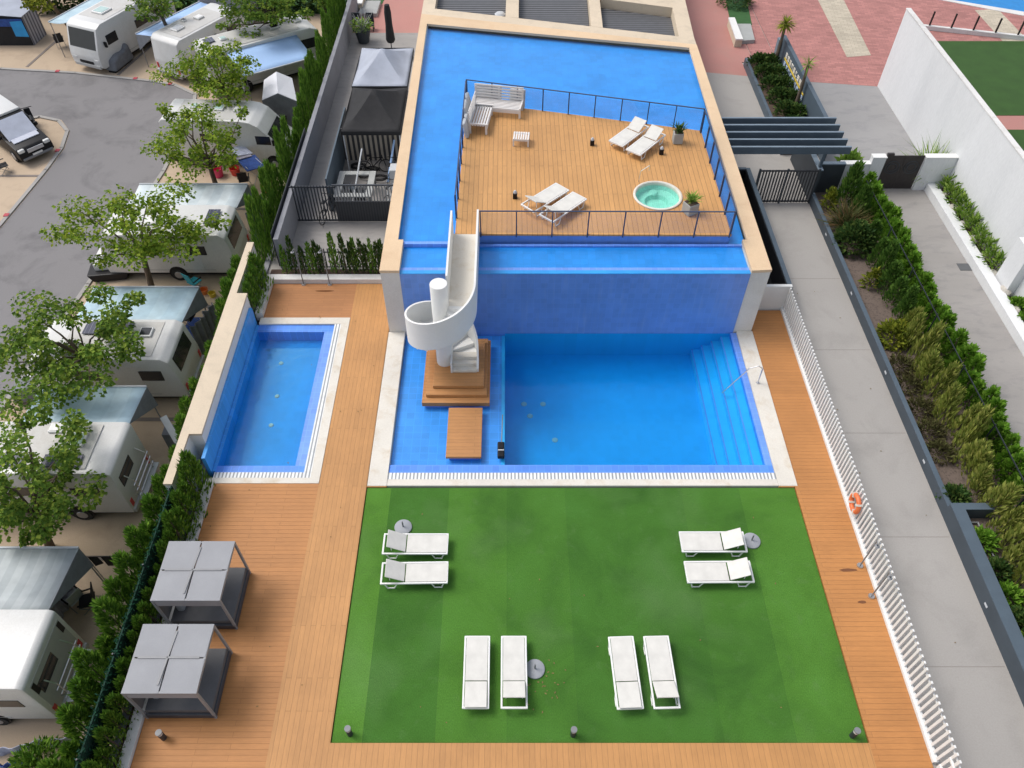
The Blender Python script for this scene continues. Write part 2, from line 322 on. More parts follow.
def dup(o, parent=None, loc=None, rz=None, label=None, scale=None):
    c = o.copy(); col.objects.link(c)
    if parent: c.parent = parent
    if loc is not None: c.location = loc
    if rz is not None: c.rotation_euler = (0, 0, rz)
    if label: c['label'] = label
    if scale: c.scale = scale
    for ch in list(o.children): dup(ch, c)
    return c
def struct(name, mb, m): return mb.build(name, m, kind='structure')
def bx(*a, **k): return MB().box(*a, **k)
def poly(pts, z, th=.05): return MB().prism(pts, z-th, z)

# ================================================================== SETTING
G = -3.0
struct('ground', bx((-400, -200, G-1), (400, 500, G-.03)), 'gravel')
struct('camp_ground', poly([(-60, -5), (-10.3, -5), (-10.3, 62), (-60, 62)], G, .029), 'gravel')
# camp road
road = [(-19.15, 45.2), (-19.0, 37), (-19.85, 27.7), (-20.7, 20), (-23, -4), (-29.2, -4), (-26.9, 20), (-25.7, 31.2), (-25.2, 37.1), (-25.15, 39.3), (-25.5, 41.1), (-26.5, 42.4), (-27.9, 42.9), (-30, 41.9), (-60, 30), (-60, 50.5), (-32.7, 48.5), (-27.7, 47.95), (-22.6, 46.9), (-20.9, 46.4)]
struct('road', poly(road, G+.006, .03), 'asphalt')
def kerb(name, pts, wdt=.2, h=.07):
    mb = MB()
    for a, b in zip(pts, pts[1:]):
        a, b = Vector((a[0], a[1], 0)), Vector((b[0], b[1], 0)); d = b-a
        mb.cbox(((a.x+b.x)/2, (a.y+b.y)/2, G+h/2), (d.length+.04, wdt, h), math.atan2(d.y, d.x))
    struct(name, mb, 'kerb')
kerb('kerb', [(-60, 50.6), (-32.7, 48.6), (-27.7, 48.05), (-22.6, 47.0), (-20.9, 46.5), (-19.3, 45.3), (-18.9, 43.5)])
kerb('kerb', [(-18.9, 42), (-18.85, 37), (-19.7, 27.7), (-20.55, 20), (-22.9, -4)])
kerb('kerb', [(-29.4, -4), (-27.05, 20), (-25.85, 31.2), (-25.35, 37.1), (-25.3, 39.3), (-25.65, 41.1), (-26.6, 42.25), (-27.9, 42.7), (-30, 41.7), (-60, 29.8)])
mb = MB()
for p in [(-25.75, 33), (-25.4, 39), (-23.6, 47.25), (-28.9, 48.2), (-19.05, 34.5), (-21.2, 46.6)]: mb.cbox((p[0], p[1], G+.07), (.24, .24, .06))
struct('kerb_paint', mb, 'kerb_red')
mb = MB()
for y in (13.4, 19.6, 26.2, 33.6): mb.cbox((-15.2, y, G+.008), (8.6, .18, .02))
for a, b in (((27, 67), (62, 36)), ((118, 75), (160, 38)), ((0, 176), (40, 176))):
    p, q = at(*a, G), at(*b, G); d = q-p; mb.cbox(((p+q)/2)+Vector((0, 0, .01)), (d.length, .18, .02), math.atan2(d.y, d.x))
struct('bay_divider', mb, 'bay_line')
# terrace level at z = 0
tag(bx((-10.3, -5, G-.5), (-10.08, 60, -.02)).build('retaining_wall', 'greywall'), 'grey retaining wall between camp ground and pool terrace, behind the thuja hedge', 'wall')
struct('terrace_base', MB().box((-10.08, -6, -.5), (-4.7, 14.3, -.1)).box((-10.08, 22.6, -.5), (-4.7, 60, -.1)), 'concrete')
D = MB().box((-9.65, -6, -.09), (-6.2, 14.5, 0)); struct('pool_deck', D, 'deck_x')
struct('pool_deck', MB().box((-6.2, -6, -.09), (-4.62, 24.38, -.002)), 'deck_y')
struct('pool_deck', MB().box((-9.65, 22.36, -.09), (-6.2, 24.38, 0)), 'deck_red')
struct('pool_deck', MB().box((-4.62, -6, -.09), (9.47, 6.39, -.001)), 'deck_y')
struct('pool_deck', MB().box((9.47, -6, -.09), (10.925, 14.4, 0)).box((9.57, 14.4, -.09), (10.925, 22.78, 0)), 'deck_x')
struct('lawn', bx((-4.6, 6.41, -.3), (9.45, 14.36, -.05)), 'turf')
struct('terrace_kerb', MB().box((-9.95, -6, -.2), (-9.66, 14.46, .12)).box((-9.95, 24.39, -.2), (-4.7, 24.72, .22)).box((-9.95, 22.4, -.2), (-9.66, 24.39, .2)), 'whitekerb')
struct('planter_soil', MB().box((-10.07, -6, -.2), (-9.96, 14.5, .02)).box((-9.9, 24.73, -.2), (-4.7, 25.25, .03)), 'soil')
# yard, path, plaza
struct('service_yard', MB().box((-9.37, 25.26, -.1), (-4.65, 47.2, -.01)), 'stamped')
struct('plaza', MB().prism([(-9.4, 47.2), (-4.65, 47.2), (-4.65, 60), (-9.4, 60)], -.1, -.012), 'pink_plain')
struct('plaza_base', MB().box((9.6, -6, -1.1), (100, 120, -.05)), 'concrete')
struct('walkway', MB().box((11.07, -6, -.1), (13.9, 33, -.004)).prism([(9.7, 33), (13.5, 33), (13.5, 41.85), (9.7, 42.6)], -.1, -.006), 'concrete')
mb = MB()
for y in (8.4, 12.5, 16.6, 20.6, 24.7): mb.box((11.1, y-.005, -.003), (13.85, y+.005, -.0005))
struct('walkway_joint', mb, 'bay_line')
struct('plaza', MB().prism([(9.6, 42.6), (13.55, 41.85), (13.5, 43.5), (14.2, 43.5), (14.0, 62), (9.6, 62)], -.1, -.01), 'pink_plain')
struct('plaza', MB().prism([(15.6, 41.4), (20.4, 40.72), (40, 41), (40, 62), (15.6, 62)], -.1, -.015).prism([(14.25, 43.5), (15.55, 43.5), (15.55, 62), (14.05, 62)], -.1, -.0155), 'pink')
for q in ([(847, 57), (871, 55), (840, -8), (814, -8)], [(975, 10), (998, 9), (1045, 58), (1018, 58)]):
    struct('paving_band', poly([tuple(at(*a))[:2] for a in q], -.006, .02), 'cream_pave')
struct('forecourt', MB().box((15.55, 31.1, -.1), (20.44, 41.6, -.018)), 'concrete_cool')
struct('neighbour_path', MB().box((17.15, -6, -.1), (19.55, 31.1, -.008)), 'stamped')
struct('planting_bed', MB().box((14.12, -6, -.3), (17.15, 30.6, .12)), 'mulch')
struct('flower_bed', MB().box((20.0, 25.01, -.3), (20.44, 31, .1)).box((20.01, 10, -.3), (20.43, 25, .1)), 'soil')
struct('garden_paving', MB().box((20.9, 20, -.04), (60, 48, -.02)), 'pink_plain')
struct('garden_lawn', MB().box((25.3, 37.65, -.03), (60, 46.1, .0)).box((25.3, 20, -.03), (60, 36.25, .001)), 'sport_turf')
struct('sports_court', MB().prism([tuple(at(*a))[:2] for a in ((945, -1), (1024, 12), (1200, 40), (1200, -60), (945, -40))], -.05, .004), 'bluepaint')
struct('court_edge', MB().prism([tuple(at(*a))[:2] for a in ((930, -2), (1024, 16), (1024, 12), (945, -1))], -.05, .02), 'whitekerb')
struct('plaza_turf', poly([tuple(at(*a))[:2] for a in ((724, -8), (745, -8), (752, 25), (731, 25))], .01, .02), 'palelawn')
struct('plaza_turf', poly([tuple(at(*a))[:2] for a in ((364, -8), (388, -8), (382, 4), (362, 4))], .01, .02), 'palelawn')
mb = MB().prism([tuple(at(*a))[:2] for a in ((366, 4), (381, 4), (377, 17), (358, 17))], 0, .22)
tag(mb.build('stone_slab', 'potgrey'), 'grey slab block beside the plaza bench, behind the big plant pot', 'block')
struct('camp_lawn', poly([(-30, 58), (-10.5, 56.5), (-10.5, 80), (-30, 80)], G+.006, .03), 'palelawn')

# ================================================================== MAIN POOL
basin = MB()
X0, X1, Y0, Y1 = -3.95, 8.93, 14.93, 21.56
deep = MB().box((-.08, 15.28, -1.75), (7.35, Y1, -1.3)).box((-.2, 15.28, -1.6), (-.08, Y1, -.2)).box((-.08, 15.1, -1.6), (8.75, 15.28, -.12)).box((-.08, Y1, -1.6), (8.75, Y1+.1, -.1))
pool = struct('pool_basin', deep, 'tile_deep')
MB().box((X0, 15.28, -.5), (-.2, Y1, -.22)).build('shallow_shelf', 'tile', pool)
MB().box((-.2, 15.28, -.5), (-.08, Y1, -.215)).build('shelf_edge', 'tile_lip', pool)
MB().box((X0, Y0, -.5), (X1, 15.28, -.05)).box((8.70, 15.28, -.5), (X1, Y1, -.05)).build('pool_rim', 'tile_lip', pool)
for i, (xa, z) in enumerate(((8.36, -.26), (8.03, -.5), (7.69, -.74), (7.35, -.98))):
    bx((xa, 15.28, -1.75), (xa+.345 if i else 8.7, Y1, z)).build('pool_step', 'tile_deep', pool)
    bx((xa-.0, 15.28, z+.002), (xa+.05, Y1, z+.008)).build('step_nosing', 'tile_wall', pool)
struct('pool_water', MB().box((-.075, 15.285, -1.295), (8.695, Y1-.005, -.075)), 'water')
struct('shallow_water', MB().face([(X0+.01, 15.29, -.09), (-.085, 15.29, -.09), (-.085, Y1-.01, -.09), (X0+.01, Y1-.01, -.09)]), 'shallow_water')
struct('rim_water', MB().face([(X0, Y0, -.03), (X1, Y0, -.03), (X1, 15.27, -.03), (X0, 15.27, -.03)]), 'shallow_water')
struct('pool_coping', MB().box((-4.6, 14.4, -.3), (-3.96, 21.55, .015), bev=.01).box((8.94, 14.4, -.3), (9.56, 21.6, .015), bev=.01).box((-3.95, 14.41, -.3), (8.93, 14.66, .012)), 'coping')
tag(bx((-3.95, 14.665, -.3), (8.93, 14.925, .005)).build('overflow_grating', 'grate'), 'white slatted overflow grating between the blue pool rim and the lawn', 'drain')
struct('deck_edging', MB().box((-4.6, 14.365, -.2), (-3.96, 14.395, .0)).box((8.94, 14.365, -.2), (9.46, 14.395, .0)), 'platform')
for i, (u, v) in enumerate(((524, 404), (543, 404), (530, 416), (555, 440))):
    p = at(u, v, -1.29); tag(MB().lathe([(0, .03), (.09, .028), (.11, .01), (.11, 0)], 14, (p.x, p.y, -1.3)).build('floor_drain', 'cushion'),
        ['pale round drain cover on the pool floor, left one of the near-edge row of two', 'pale round drain cover on the pool floor, right one of the row of two', 'pale round drain cover on the pool floor, just below the row of two', 'pale round drain cover on the pool floor, nearest to the grating'][i], 'drain cover', 'drain covers on the pool floor')
# platforms in the shallow part
t = thing('stepped_platform', 'three-tier wooden platform under the white spiral stair', 'platform', (0, 0, 0))
for (a, b, z0, z1) in (((-3.04, 17.84), (-.62, 20.96), -.05, .15), ((-2.9, 18.09), (-.72, 20.9), .17, .30), ((-2.66, 18.38), (-.83, 20.7), .32, .45)):
    MB().box((a[0], a[1], z0), (b[0], b[1], z1), bev=.01).build('tier', 'platform', t)
MB().box((-2.95, 17.92, -.215), (-.7, 20.85, -.05)).build('plinth', 'tile_wall', t)
t = thing('wooden_platform', 'single low wooden platform in the shallow water in front of the tiers', 'platform')
bx((-2.07, 15.5, 0), (-.87, 17.66, .10), bev=.01).build('platform_top', 'platform', t)
bx((-1.97, 15.6, -.215), (-.97, 17.55, 0)).build('plinth', 'tile_wall', t)
p = at(501, 452, -.09)
t = thing('pool_cleaner', 'black robot pool cleaner with a thin pole at the shelf edge', 'pool cleaner', (p.x, p.y, -.2))
MB().cbox((0, .15, .22), (.24, .3, .2), bev=.04).build('motor_box', 'black', t)
MB().cbox((0, -.18, .2), (.24, .26, .18), bev=.04).build('brush_box', 'black', t)
MB().cbox((0, 0, .2), (.2, .1, .14)).build('middle_link', 'cushion', t)
MB().tube((.02, .25, .3), (.05, 1.45, .34), .02).build('pole', 'greymetal', t)
# handrail
A = [at(722, 393, -.3), at(745, 383, .75), at(757, 379, .85), at(760, 382, .8), at(757, 392, .0)]
mb = MB().path([A[0], Vector((8.75, 18.98, .72)), Vector((9.05, 18.98, .85)), Vector((9.22, 18.96, .72)), Vector((9.2, 18.9, .0))], .022)
t = thing('pool_handrail', 'curved steel handrail leading into the pool steps', 'handrail'); mb.build('tube', 'steel', t, smooth=True)
MB().lathe([(0, .03), (.06, .03), (.06, .0)], 12, (9.2, 18.9, .015)).build('flange', 'steel', t)

# ================================================================== RAISED TERRACE
T = thing('terrace_building', 'raised terrace building carrying the upper pool, with cream coping and roof louvres', 'building', (0, 0, 0))
fl = lambda x: 42.6+(39.02-42.6)*(x+4.62)/14.26      # skewed far edge, outer line
fi = lambda x: 41.4+(38.70-41.4)*(x+4.27)/13.45      # inner line of that coping
MB().box((-4.03, 21.57, -.3), (8.81, 21.75, 2.93)).build('tiled_wall', 'tile_wall', T)
MB().box((-4.57, 21.555, -.3), (-3.885, 23.3, 3.0)).build('end_wall', 'endwall', T); MB().box((8.82, 21.61, -.3), (9.52, 23.3, 3.0)).build('end_wall', 'endwall', T)
MB().box((-4.57, 23.3, -.3), (-4.2, 44, 3.0)).build('side_wall', 'white', T); MB().box((9.3, 23.3, -.3), (9.58, 41, 3.0)).build('side_wall', 'white', T)
mb = MB().prism([(-4.59, 21.55), (-3.88, 21.55), (-3.88, 23.32), (-4.08, 23.32), (-4.22, fi(-4.22)), (-4.6, fl(-4.6))], 3.0, 3.12)
mb.prism([(8.81, 21.55), (9.54, 21.6), (9.62, fl(9.62)), (9.2, fi(9.2)), (8.98, 23.32), (8.81, 23.32)], 3.0, 3.12)
mb.prism([(-4.22, fi(-4.22)), (9.2, fi(9.2)), (9.62, fl(9.62)), (-4.6, fl(-4.6))], 3.0, 3.12); mb.build('coping', 'cream', T)
MB().box((-3.88, 21.75, 2.0), (8.81, 23.3, 2.86)).box((-4.03, 21.57, 2.93), (8.81, 21.75, 2.96)).build('overflow_trough', 'tile_up', T)
MB().box((-3.88, 21.75, 2.86), (8.81, 21.95, 2.92)).box((-3.88, 23.18, 2.86), (-2.1, 23.34, 3.02)).box((-1.02, 23.18, 2.8), (8.96, 23.3, 2.93)).build('trough_lip', 'tile_lip', T)
MB().prism([(-4.2, 23.34), (9.0, 23.34), (9.3, fi(9.3)+.2), (-4.3, fi(-4.3)+.2)], 2.5, 2.8).build('pool_floor', 'tile_up', T)
dk = [(-1.94, 23.42), (8.38, 23.36), (8.42, 30.6), (-1.83, 33.12)]
mb = MB(); ins = [(-1.9, 23.48), (8.33, 23.42), (8.37, 30.54), (-1.79, 33.05)]
for i_ in range(4):
    a_, b_ = Vector(ins[i_]+(0,)), Vector(ins[(i_+1) % 4]+(0,)); d_ = b_-a_
    mb.cbox(((a_+b_)/2)+Vector((0, 0, 3.01)), (d_.length, .06, .42), math.atan2(d_.y, d_.x))
mb.build('deck_base', 'tile_wall', T)
tub = (5.93, 25.82); TR = .93
# deck ring round the tub: split the deck polygon round a circular hole
def deck_with_hole():
    bm = bmesh.new(); N = 48
    inner = [bm.verts.new((tub[0]+TR*math.cos(2*math.pi*k/N), tub[1]+TR*math.sin(2*math.pi*k/N), 3.3)) for k in range(N)]
    def ray(ang):
        dx, dy = math.cos(ang), math.sin(ang); best = None
        for i in range(4):
            (ax, ay), (bx_, by_) = dk[i], dk[(i+1) % 4]; ex, ey = bx_-ax, by_-ay
            den = dx*ey-dy*ex
            if abs(den) < 1e-9: continue
            tt = ((ax-tub[0])*ey-(ay-tub[1])*ex)/den; uu = ((ax-tub[0])*dy-(ay-tub[1])*dx)/den
            if tt > 0 and -1e-6 <= uu <= 1+1e-6 and (best is None or tt < best): best = tt
        return (tub[0]+dx*best, tub[1]+dy*best, 3.3)
    angs = [(2*math.pi*k/N, 'k') for k in range(N)]; cor = [(math.atan2(c[1]-tub[1], c[0]-tub[0]) % (2*math.pi), c) for c in dk]
    outer = [bm.verts.new(ray(a)) for a, _ in angs]
    for k in range(N):
        a0, a1 = angs[k][0], angs[k][0]+2*math.pi/N
        mid = [bm.verts.new((c[0], c[1], 3.3)) for a, c in cor if a0 < a < a1]
        bm.faces.new([inner[k], outer[k]]+mid+[outer[(k+1) % N], inner[(k+1) % N]])
    m = MB(); m.b = bm; ex = bmesh.ops.extrude_face_region(bm, geom=list(bm.faces))
    for v in [g for g in ex['geom'] if isinstance(g, bmesh.types.BMVert)]: v.co.z -= .075
    return m
deck_with_hole().build('wooden_deck', 'deck_up', T)
struct('upper_water', MB().face([(-4.0, 23.35, 2.98), (-1.94, 23.35, 2.98), (-1.83, 33.1, 2.98), (-4.2, fi(-4.2), 2.98)]).face([(-1.83, 33.1, 2.98), (8.4, 30.58, 2.98), (9.2, fi(9.2), 2.98), (-4.2, fi(-4.2), 2.98)]).face([(8.37, 23.35, 2.98), (8.95, 23.35, 2.98), (9.2, fi(9.2), 2.98), (8.4, 30.58, 2.98)]), 'shallow_water')
struct('trough_water', MB().face([(-3.875, 21.96, 2.9), (8.805, 21.96, 2.9), (8.805, 23.17, 2.9), (-3.875, 23.17, 2.9)]), 'shallow_water')
# rear roof with louvre bays
MB().prism([(-4.6, fl(-4.6)), (9.62, fl(9.62)), (9.62, fl(9.62)+.75), (-4.6, fl(-4.6)+.85)], 2.0, 3.10).prism([(-4.6, fl(-4.6)+.85), (-3.92, fl(-3.92)+.85), (-3.92, 60), (-4.6, 60)], 2.0, 3.098).prism([(-.08, fl(0)+.84), (.62, fl(.62)+.84), (.9, 60), (.2, 60)], 2.0, 3.099).prism([(4.42, fl(4.4)+.8), (5.02, fl(5)+.8), (5.6, 60), (5.0, 60)], 2.0, 3.099).prism([(8.86, fl(8.9)+.76), (9.62, fl(9.62)+.75), (10.6, 60), (9.7, 60)], 2.0, 3.098).prism([(5.2, 44.6), (9.1, 43.4), (9.3, 60), (5.4, 60)], 2.0, 3.085).build('roof_frame', 'cream_pale', T)
MB().prism([(-3.92, fl(-3.92)+.86), (-.09, fl(0)+.9), (.15, 60), (-3.92, 60)], 2.2, 2.6).build('louvre_panel', 'slats', T)
MB().prism([(.63, fl(.6)+.84), (4.41, fl(4.4)+.86), (4.95, 60), (.9, 60)], 2.2, 2.6).build('louvre_panel', 'slats', T)
MB().prism([(5.03, fl(5)+.82), (8.85, fl(8.8)+.82), (9.0, 43.3), (5.25, 44.5)], 2.2, 2.6).build('louvre_panel', 'slats', T)
MB().lathe([(0, .12), (.2, .08), (.3, 0)], 16, at(500, 14, 2.6)).build('dish', 'cushion', T)
struct('terrace_core', MB().box((-4.55, 43.5, -.3), (9.55, 60, 1.9)), 'white')
# railings with glass
def railing(label, pts, spacing, name='glass_railing', h=1.02, z=3.3):
    t = thing(name, label, 'railing', (0, 0, 0), 0, 'glass railings round the upper deck')
    for a, b in zip(pts, pts[1:]):
        a, b = Vector((a[0], a[1], z)), Vector((b[0], b[1], z)); d = b-a; n = max(1, round(d.length/spacing)); ang = math.atan2(d.y, d.x)
        for k in range(n+1):
            p = a+d*k/n; MB().cbox((p.x, p.y, z+h/2-.06), (.045, .07, h+.12), ang).build('post', 'rail', t)
        for k in range(n):
            p = a+d*(k+.5)/n; MB().cbox((p.x, p.y, z+h/2), (d.length/n-.08, .012, h-.14), ang).build('glass_panel', 'glass', t)
        p = a+d/2; MB().cbox((p.x, p.y, z+h+.015), (d.length+.06, .05, .03), ang).build('top_rail', 'rail', t)
railing('long glass railing along the far edge of the upper deck', [(-1.8, 33.08), (8.38, 30.57)], 1.16)
railing('glass railing along the right edge of the upper deck', [(8.38, 30.42), (8.34, 23.45)], 1.16)
railing('glass railing along the front edge of the upper deck, above the trough', [(-.98, 23.42), (8.3, 23.38)], 1.32)
railing('glass railing along the left edge of the upper deck, by the stair', [(-1.83, 32.95), (-1.93, 24.4)], 1.2)
# hot tub
t = thing('hot_tub', 'round sunken hot tub with turquoise water and white rim', 'hot tub', (tub[0], tub[1], 3.3))
MB().lathe([(.925, -.05), (.965, .0), (.965, .045), (.94, .06), (.89, .06), (.86, .03), (.84, -.25)], 48).build('rim', 'coping', t, smooth=True)
MB().lathe([(.85, -.1), (.80, -.24), (.74, -.27), (.48, -.28), (.42, -.44), (0, -.46)], 48).build('shell', 'tub_tile', t, smooth=True)
MB().lathe([(0, -.05), (.845, -.05)], 48).build('tub_water', 'tub_water', t)
MB().lathe([(0, -.2), (.14, -.21), (.2, -.27)], 12, (-.05, .6, 0)).build('headrest', 'tub_tile', t)
MB().path([(-.65, .95, 0), (-.62, .95, .5), (-.3, 1.0, .72), (-.28, 1.0, .5)], .012, 6).build('grab_rail', 'steel', t)

# spiral stair
CX, CY, RO, RI = -2.28, 19.6, 1.25, .3
t = thing('spiral_stair', 'white curling stair with solid parapets from the platform to the upper deck', 'stair', (CX, CY, 0))
MB().lathe([(0, .45), (.3, .45), (.3, 4.2), (.285, 4.22), (0, 4.22)], 32).build('column', 'white', t, smooth=True)
def zf(a): return .5+2.8*a/(2*math.pi)
def ribbon(fn, n, th):
    """wall following fn(s)->(x,y,zlow,zhigh,nx,ny)"""
    mb = MB(); prev = None
    for k in range(n+1):
        x, y, zl, zh, nx, ny = fn(k/n)
        cur = [mb.b.verts.new(v) for v in ((x, y, zl), (x, y, zh), (x-nx*th, y-ny*th, zh), (x-nx*th, y-ny*th, zl))]
        if prev:
            for i in range(4): mb.b.faces.new((prev[i], prev[(i+1) % 4], cur[(i+1) % 4], cur[i]))
        else: mb.b.faces.new(cur)
        prev = cur
    mb.b.faces.new(prev[::-1]); return mb
def outer_wall(s):
    L1, L2, L3 = .55, 2*math.pi*RO, 3.95; d = s*(L1+L2+L3)
    if d < L1: return (RO, -L1+d, .46, .62+.85*d/L1*.6+.0, 1, 0)
    if d < L1+L2:
        a = (d-L1)/RO; z = zf(a); ramp_ = min(1, .62+a*.6)
        return (RO*math.cos(a), RO*math.sin(a), max(.46, z-.2), z+1.02*ramp_, math.cos(a), math.sin(a))
    return (RO, d-L1-L2, 3.1, 4.32, 1, 0)
ribbon(outer_wall, 150, .07).build('outer_parapet', 'white', t, smooth=True)
ribbon(lambda s: (.22+.07, .28+3.6*s, 3.1, 4.32, 1, 0), 4, .07).build('inner_parapet', 'white', t)
MB().box((.292, -.1, 3.12), (RO-.075, 3.85, 3.295)).build('bridge_floor', 'coping', t)
MB().box((.24, -.6, .46), (.3, .25, .95)).build('inner_stringer', 'white', t)
for k in range(3):
    MB().box((.305, -.58+.22*k, .46), (RO-.075, -.34+.22*k, .56+.13*k)).build('tread', 'coping', t)
for k in range(16):
    a0, a1 = .06+k*(2*math.pi-.1)/16, .06+(k+1)*(2*math.pi-.1)/16; z = zf(a0)+.18
    q = [(r*math.cos(a), r*math.sin(a)) for r, a in ((.25, a0), (RO-.07, a0), (RO-.07, (a0+a1)/2), (RO-.07, a1), (.25, a1))]
    MB().prism(q, z-.34, z).build('tread', 'white', t)
# planters, lanterns, furniture on the upper deck
def planter(label, loc, s, h, m, lm, seed, spiky=True, rz=0):
    r = random.Random(seed); t = thing('plant_pot', label, 'plant pot', loc, rz, None)
    mb = MB().cbox((0, 0, h/2), (s, s, h), bev=.03); mb.build('pot', m, t)
    MB().cbox((0, 0, h+.004), (s*.86, s*.86, .02)).build('soil', 'soil', t)
    mb = MB()
    for k in range(60):
        a = r.uniform(0, 6.28); el = r.uniform(.5, 1.4); d = Vector((math.cos(a)*math.cos(el), math.sin(a)*math.cos(el), math.sin(el)))
        mb.leaf(Vector((r.uniform(-.1, .1), r.uniform(-.1, .1), h)), d, Vector((0, 0, 1)), r.uniform(.25, .55), .06, .25)
    mb.build('foliage', lm, t)
planter('square concrete pot with dark plant by the far corner of the upper deck', (7.25, 29.7, 3.3), .4, .48, 'potgrey', 'shrub', 3)
planter('tilted square concrete pot with spiky plant beside the hot tub', (7.02, 24.75, 3.3), .46, .46, 'potgrey', 'broad', 4, rz=.5)
def lantern(label, p):
    t = thing('lantern', label, 'lantern', p, 0, 'lanterns on the upper deck')
    MB().cbox((0, 0, .12), (.17, .17, .24), bev=.01).build('body', 'black', t)
    MB().lathe([(.075, 0), (.07, .05), (.03, .11), (0, .11)], 12, (0, 0, .24)).build('lid', 'cushion', t)
lantern('small black lantern with white lid alone in the middle of the upper deck', at(592, 145, 3.3))
lantern('small black lantern with white lid beside the two diagonal loungers near the far railing', at(661, 154, 3.3))
lantern('small black lantern with white lid left of the loungers near the front railing', at(515, 198, 3.3))
# pallet sofas
def slat_sofa(label, loc, rz, L, depth=.8):
    t = thing('pallet_sofa', label, 'sofa', loc, rz, 'white pallet sofas in the corner of the upper deck')
    mb = MB()
    for k in range(7): mb.cbox((0, -depth/2+.06+k*depth/7, .4), (L, depth/7-.04, .03))
    mb.build('seat', 'pallet', t)
    mb = MB()
    for k in range(5): mb.cbox((0, depth/2-.02, .5+k*.13), (L, .03, .07))
    for x in (-L/2+.05, 0, L/2-.05): mb.cbox((x, depth/2+.01, .65), (.09, .035, .62))
    mb.build('backrest', 'pallet', t)
    MB().cbox((0, -depth/2+.02, .3), (L, .03, .16)).build('apron', 'pallet', t)
    for sx in (-1, 1):
        MB().cbox((sx*(L/2-.03), -.02, .46), (.06, depth, .06)).build('arm', 'pallet', t)
        for sy in (-1, 1): MB().cbox((sx*(L/2-.05), sy*(depth/2-.05), .2), (.08, .08, .4)).build('leg', 'pallet', t)
    return t
slat_sofa('white slatted pallet sofa along the far railing', (-.42, 32.15, 3.3), R(-10), 2.2)
slat_sofa('shorter white slatted pallet sofa along the left railing', (-1.13, 31.15, 3.3), R(82), 1.7)
p = at(520, 143, 3.3)
t = thing('pallet_table', 'small white slatted table standing in front of the pallet sofas', 'table', (p.x+.05, p.y, 3.3), R(-5))
mb = MB()
for k in range(7): mb.cbox((-.3+k*.1, 0, .34), (.065, .6, .03))
mb.build('top', 'pallet', t); MB().cbox((0, -.27, .29), (.7, .03, .07)).cbox((0, .27, .29), (.7, .03, .07)).build('apron', 'pallet', t)
for sx in (-1, 1):
    for sy in (-1, 1): MB().cbox((sx*.31, sy*.26, .14), (.06, .06, .28)).build('leg', 'pallet', t)
def cushion(label, loc, rz, L, H):
    mb = MB().cbox((0, 0, H/2), (L, .16, H), bev=.06)
    o = mb.build('seat_cushion', 'cushion', None, loc, smooth=True); o.rotation_euler = (R(-12), 0, rz); tag(o, label, 'cushion', 'grey cushions stored behind the sofas')
cushion('grey cushion leaning behind the left end of the far pallet sofa', (-.85, 32.78, 3.3), R(-10), 1.2, .9)
cushion('grey cushion leaning behind the right end of the far pallet sofa', (.45, 32.48, 3.3), R(-10), .7, .85)
cushion('tall grey cushion standing at the left railing beside the short sofa', (-1.62, 31.6, 3.3), R(86), 1.4, .9)
cushion('grey cushion standing at the left railing nearest to the stair', (-1.66, 30.4, 3.3), R(84), .9, .7)

# ================================================================== SUN LOUNGERS
def lounger_proto(ang, name_label, loc, rz, foot_gap=False):
    t = thing('sun_lounger', name_label, 'sun lounger', loc, rz, 'white sun loungers')
    L, W = 2.0, .72
    mb = MB()
    for sy in (-1, 1): mb.cbox((0, sy*(W/2-.025), .30), (L, .05, .06), bev=.01)
    for x in (-L/2+.025, L/2-.025): mb.cbox((x, 0, .30), (.05, W-.09, .058))
    mb.build('frame', 'lounger', t)
    MB().cbox((.36, 0, .325), (1.24, W-.12, .02), bev=.006).build('sling', 'sling', t)
    bl = .70 if ang < .1 else .62; a = ang
    d = Vector((-math.cos(a), 0, math.sin(a))); c = Vector((-.29, 0, .345))+d*bl/2
    b = MB().cbox(c, (bl, W-.13, .03), 0, .008, ('Y', a)).build('backrest', 'sling', t)
    if a > .1:
        MB().path([(-.72, -.22, .31), (-.72, -.22, .33+.4*math.sin(a)), (-.72, .22, .33+.4*math.sin(a)), (-.72, .22, .31)], .014, 6).build('prop', 'lounger', t)
    for sx in (-1, 1):
        for sy in (-1, 1):
            MB().tube((sx*.88, sy*(W/2-.03), .28), (sx*.80, sy*(W/2-.03), .0), .022, .022, 6).tube((sx*.5, sy*(W/2-.03), .28), (sx*.60, sy*(W/2-.03), .02), .018, .018, 6).tube((sx*.82, sy*(W/2-.03), .02), (sx*.58, sy*(W/2-.03), .02), .018, .018, 6).build('leg', 'lounger', t)
    return t
def lp(u, v, z): p = at(u, v, z+.33); return (p.x, p.y, z)
GL = -.05
hi_ = lounger_proto(R(30), 'white lounger with its back touching the grey disc, upper of the left pair', lp(415.5, 543.5, GL), 0)
flat = lounger_proto(R(3), 'flat white lounger lying left of the other one in the near left pair', lp(476.5, 671, GL), R(90))
dup(hi_, loc=lp(414.5, 572.5, GL), rz=R(1), label='white lounger with tinted seat, lower of the left pair on the lawn')
dup(hi_, loc=lp(713, 541.5, GL), rz=R(180), label='white lounger with its head beside a grey disc, upper of the right pair')
dup(hi_, loc=lp(719, 571.5, GL), rz=R(180.5), label='white lounger without a disc, lower of the right pair on the lawn')
dup(hi_, loc=lp(514, 671, GL), rz=R(90), label='white lounger with a grey disc at its right side, in the near left pair')
dup(flat, loc=lp(625.5, 671.5, GL), rz=R(92), label='flat white lounger, left of the near right pair on the lawn')
dup(hi_, loc=lp(661.5, 671, GL), rz=R(91.5), label='white lounger with raised back, right of the near right pair on the lawn')
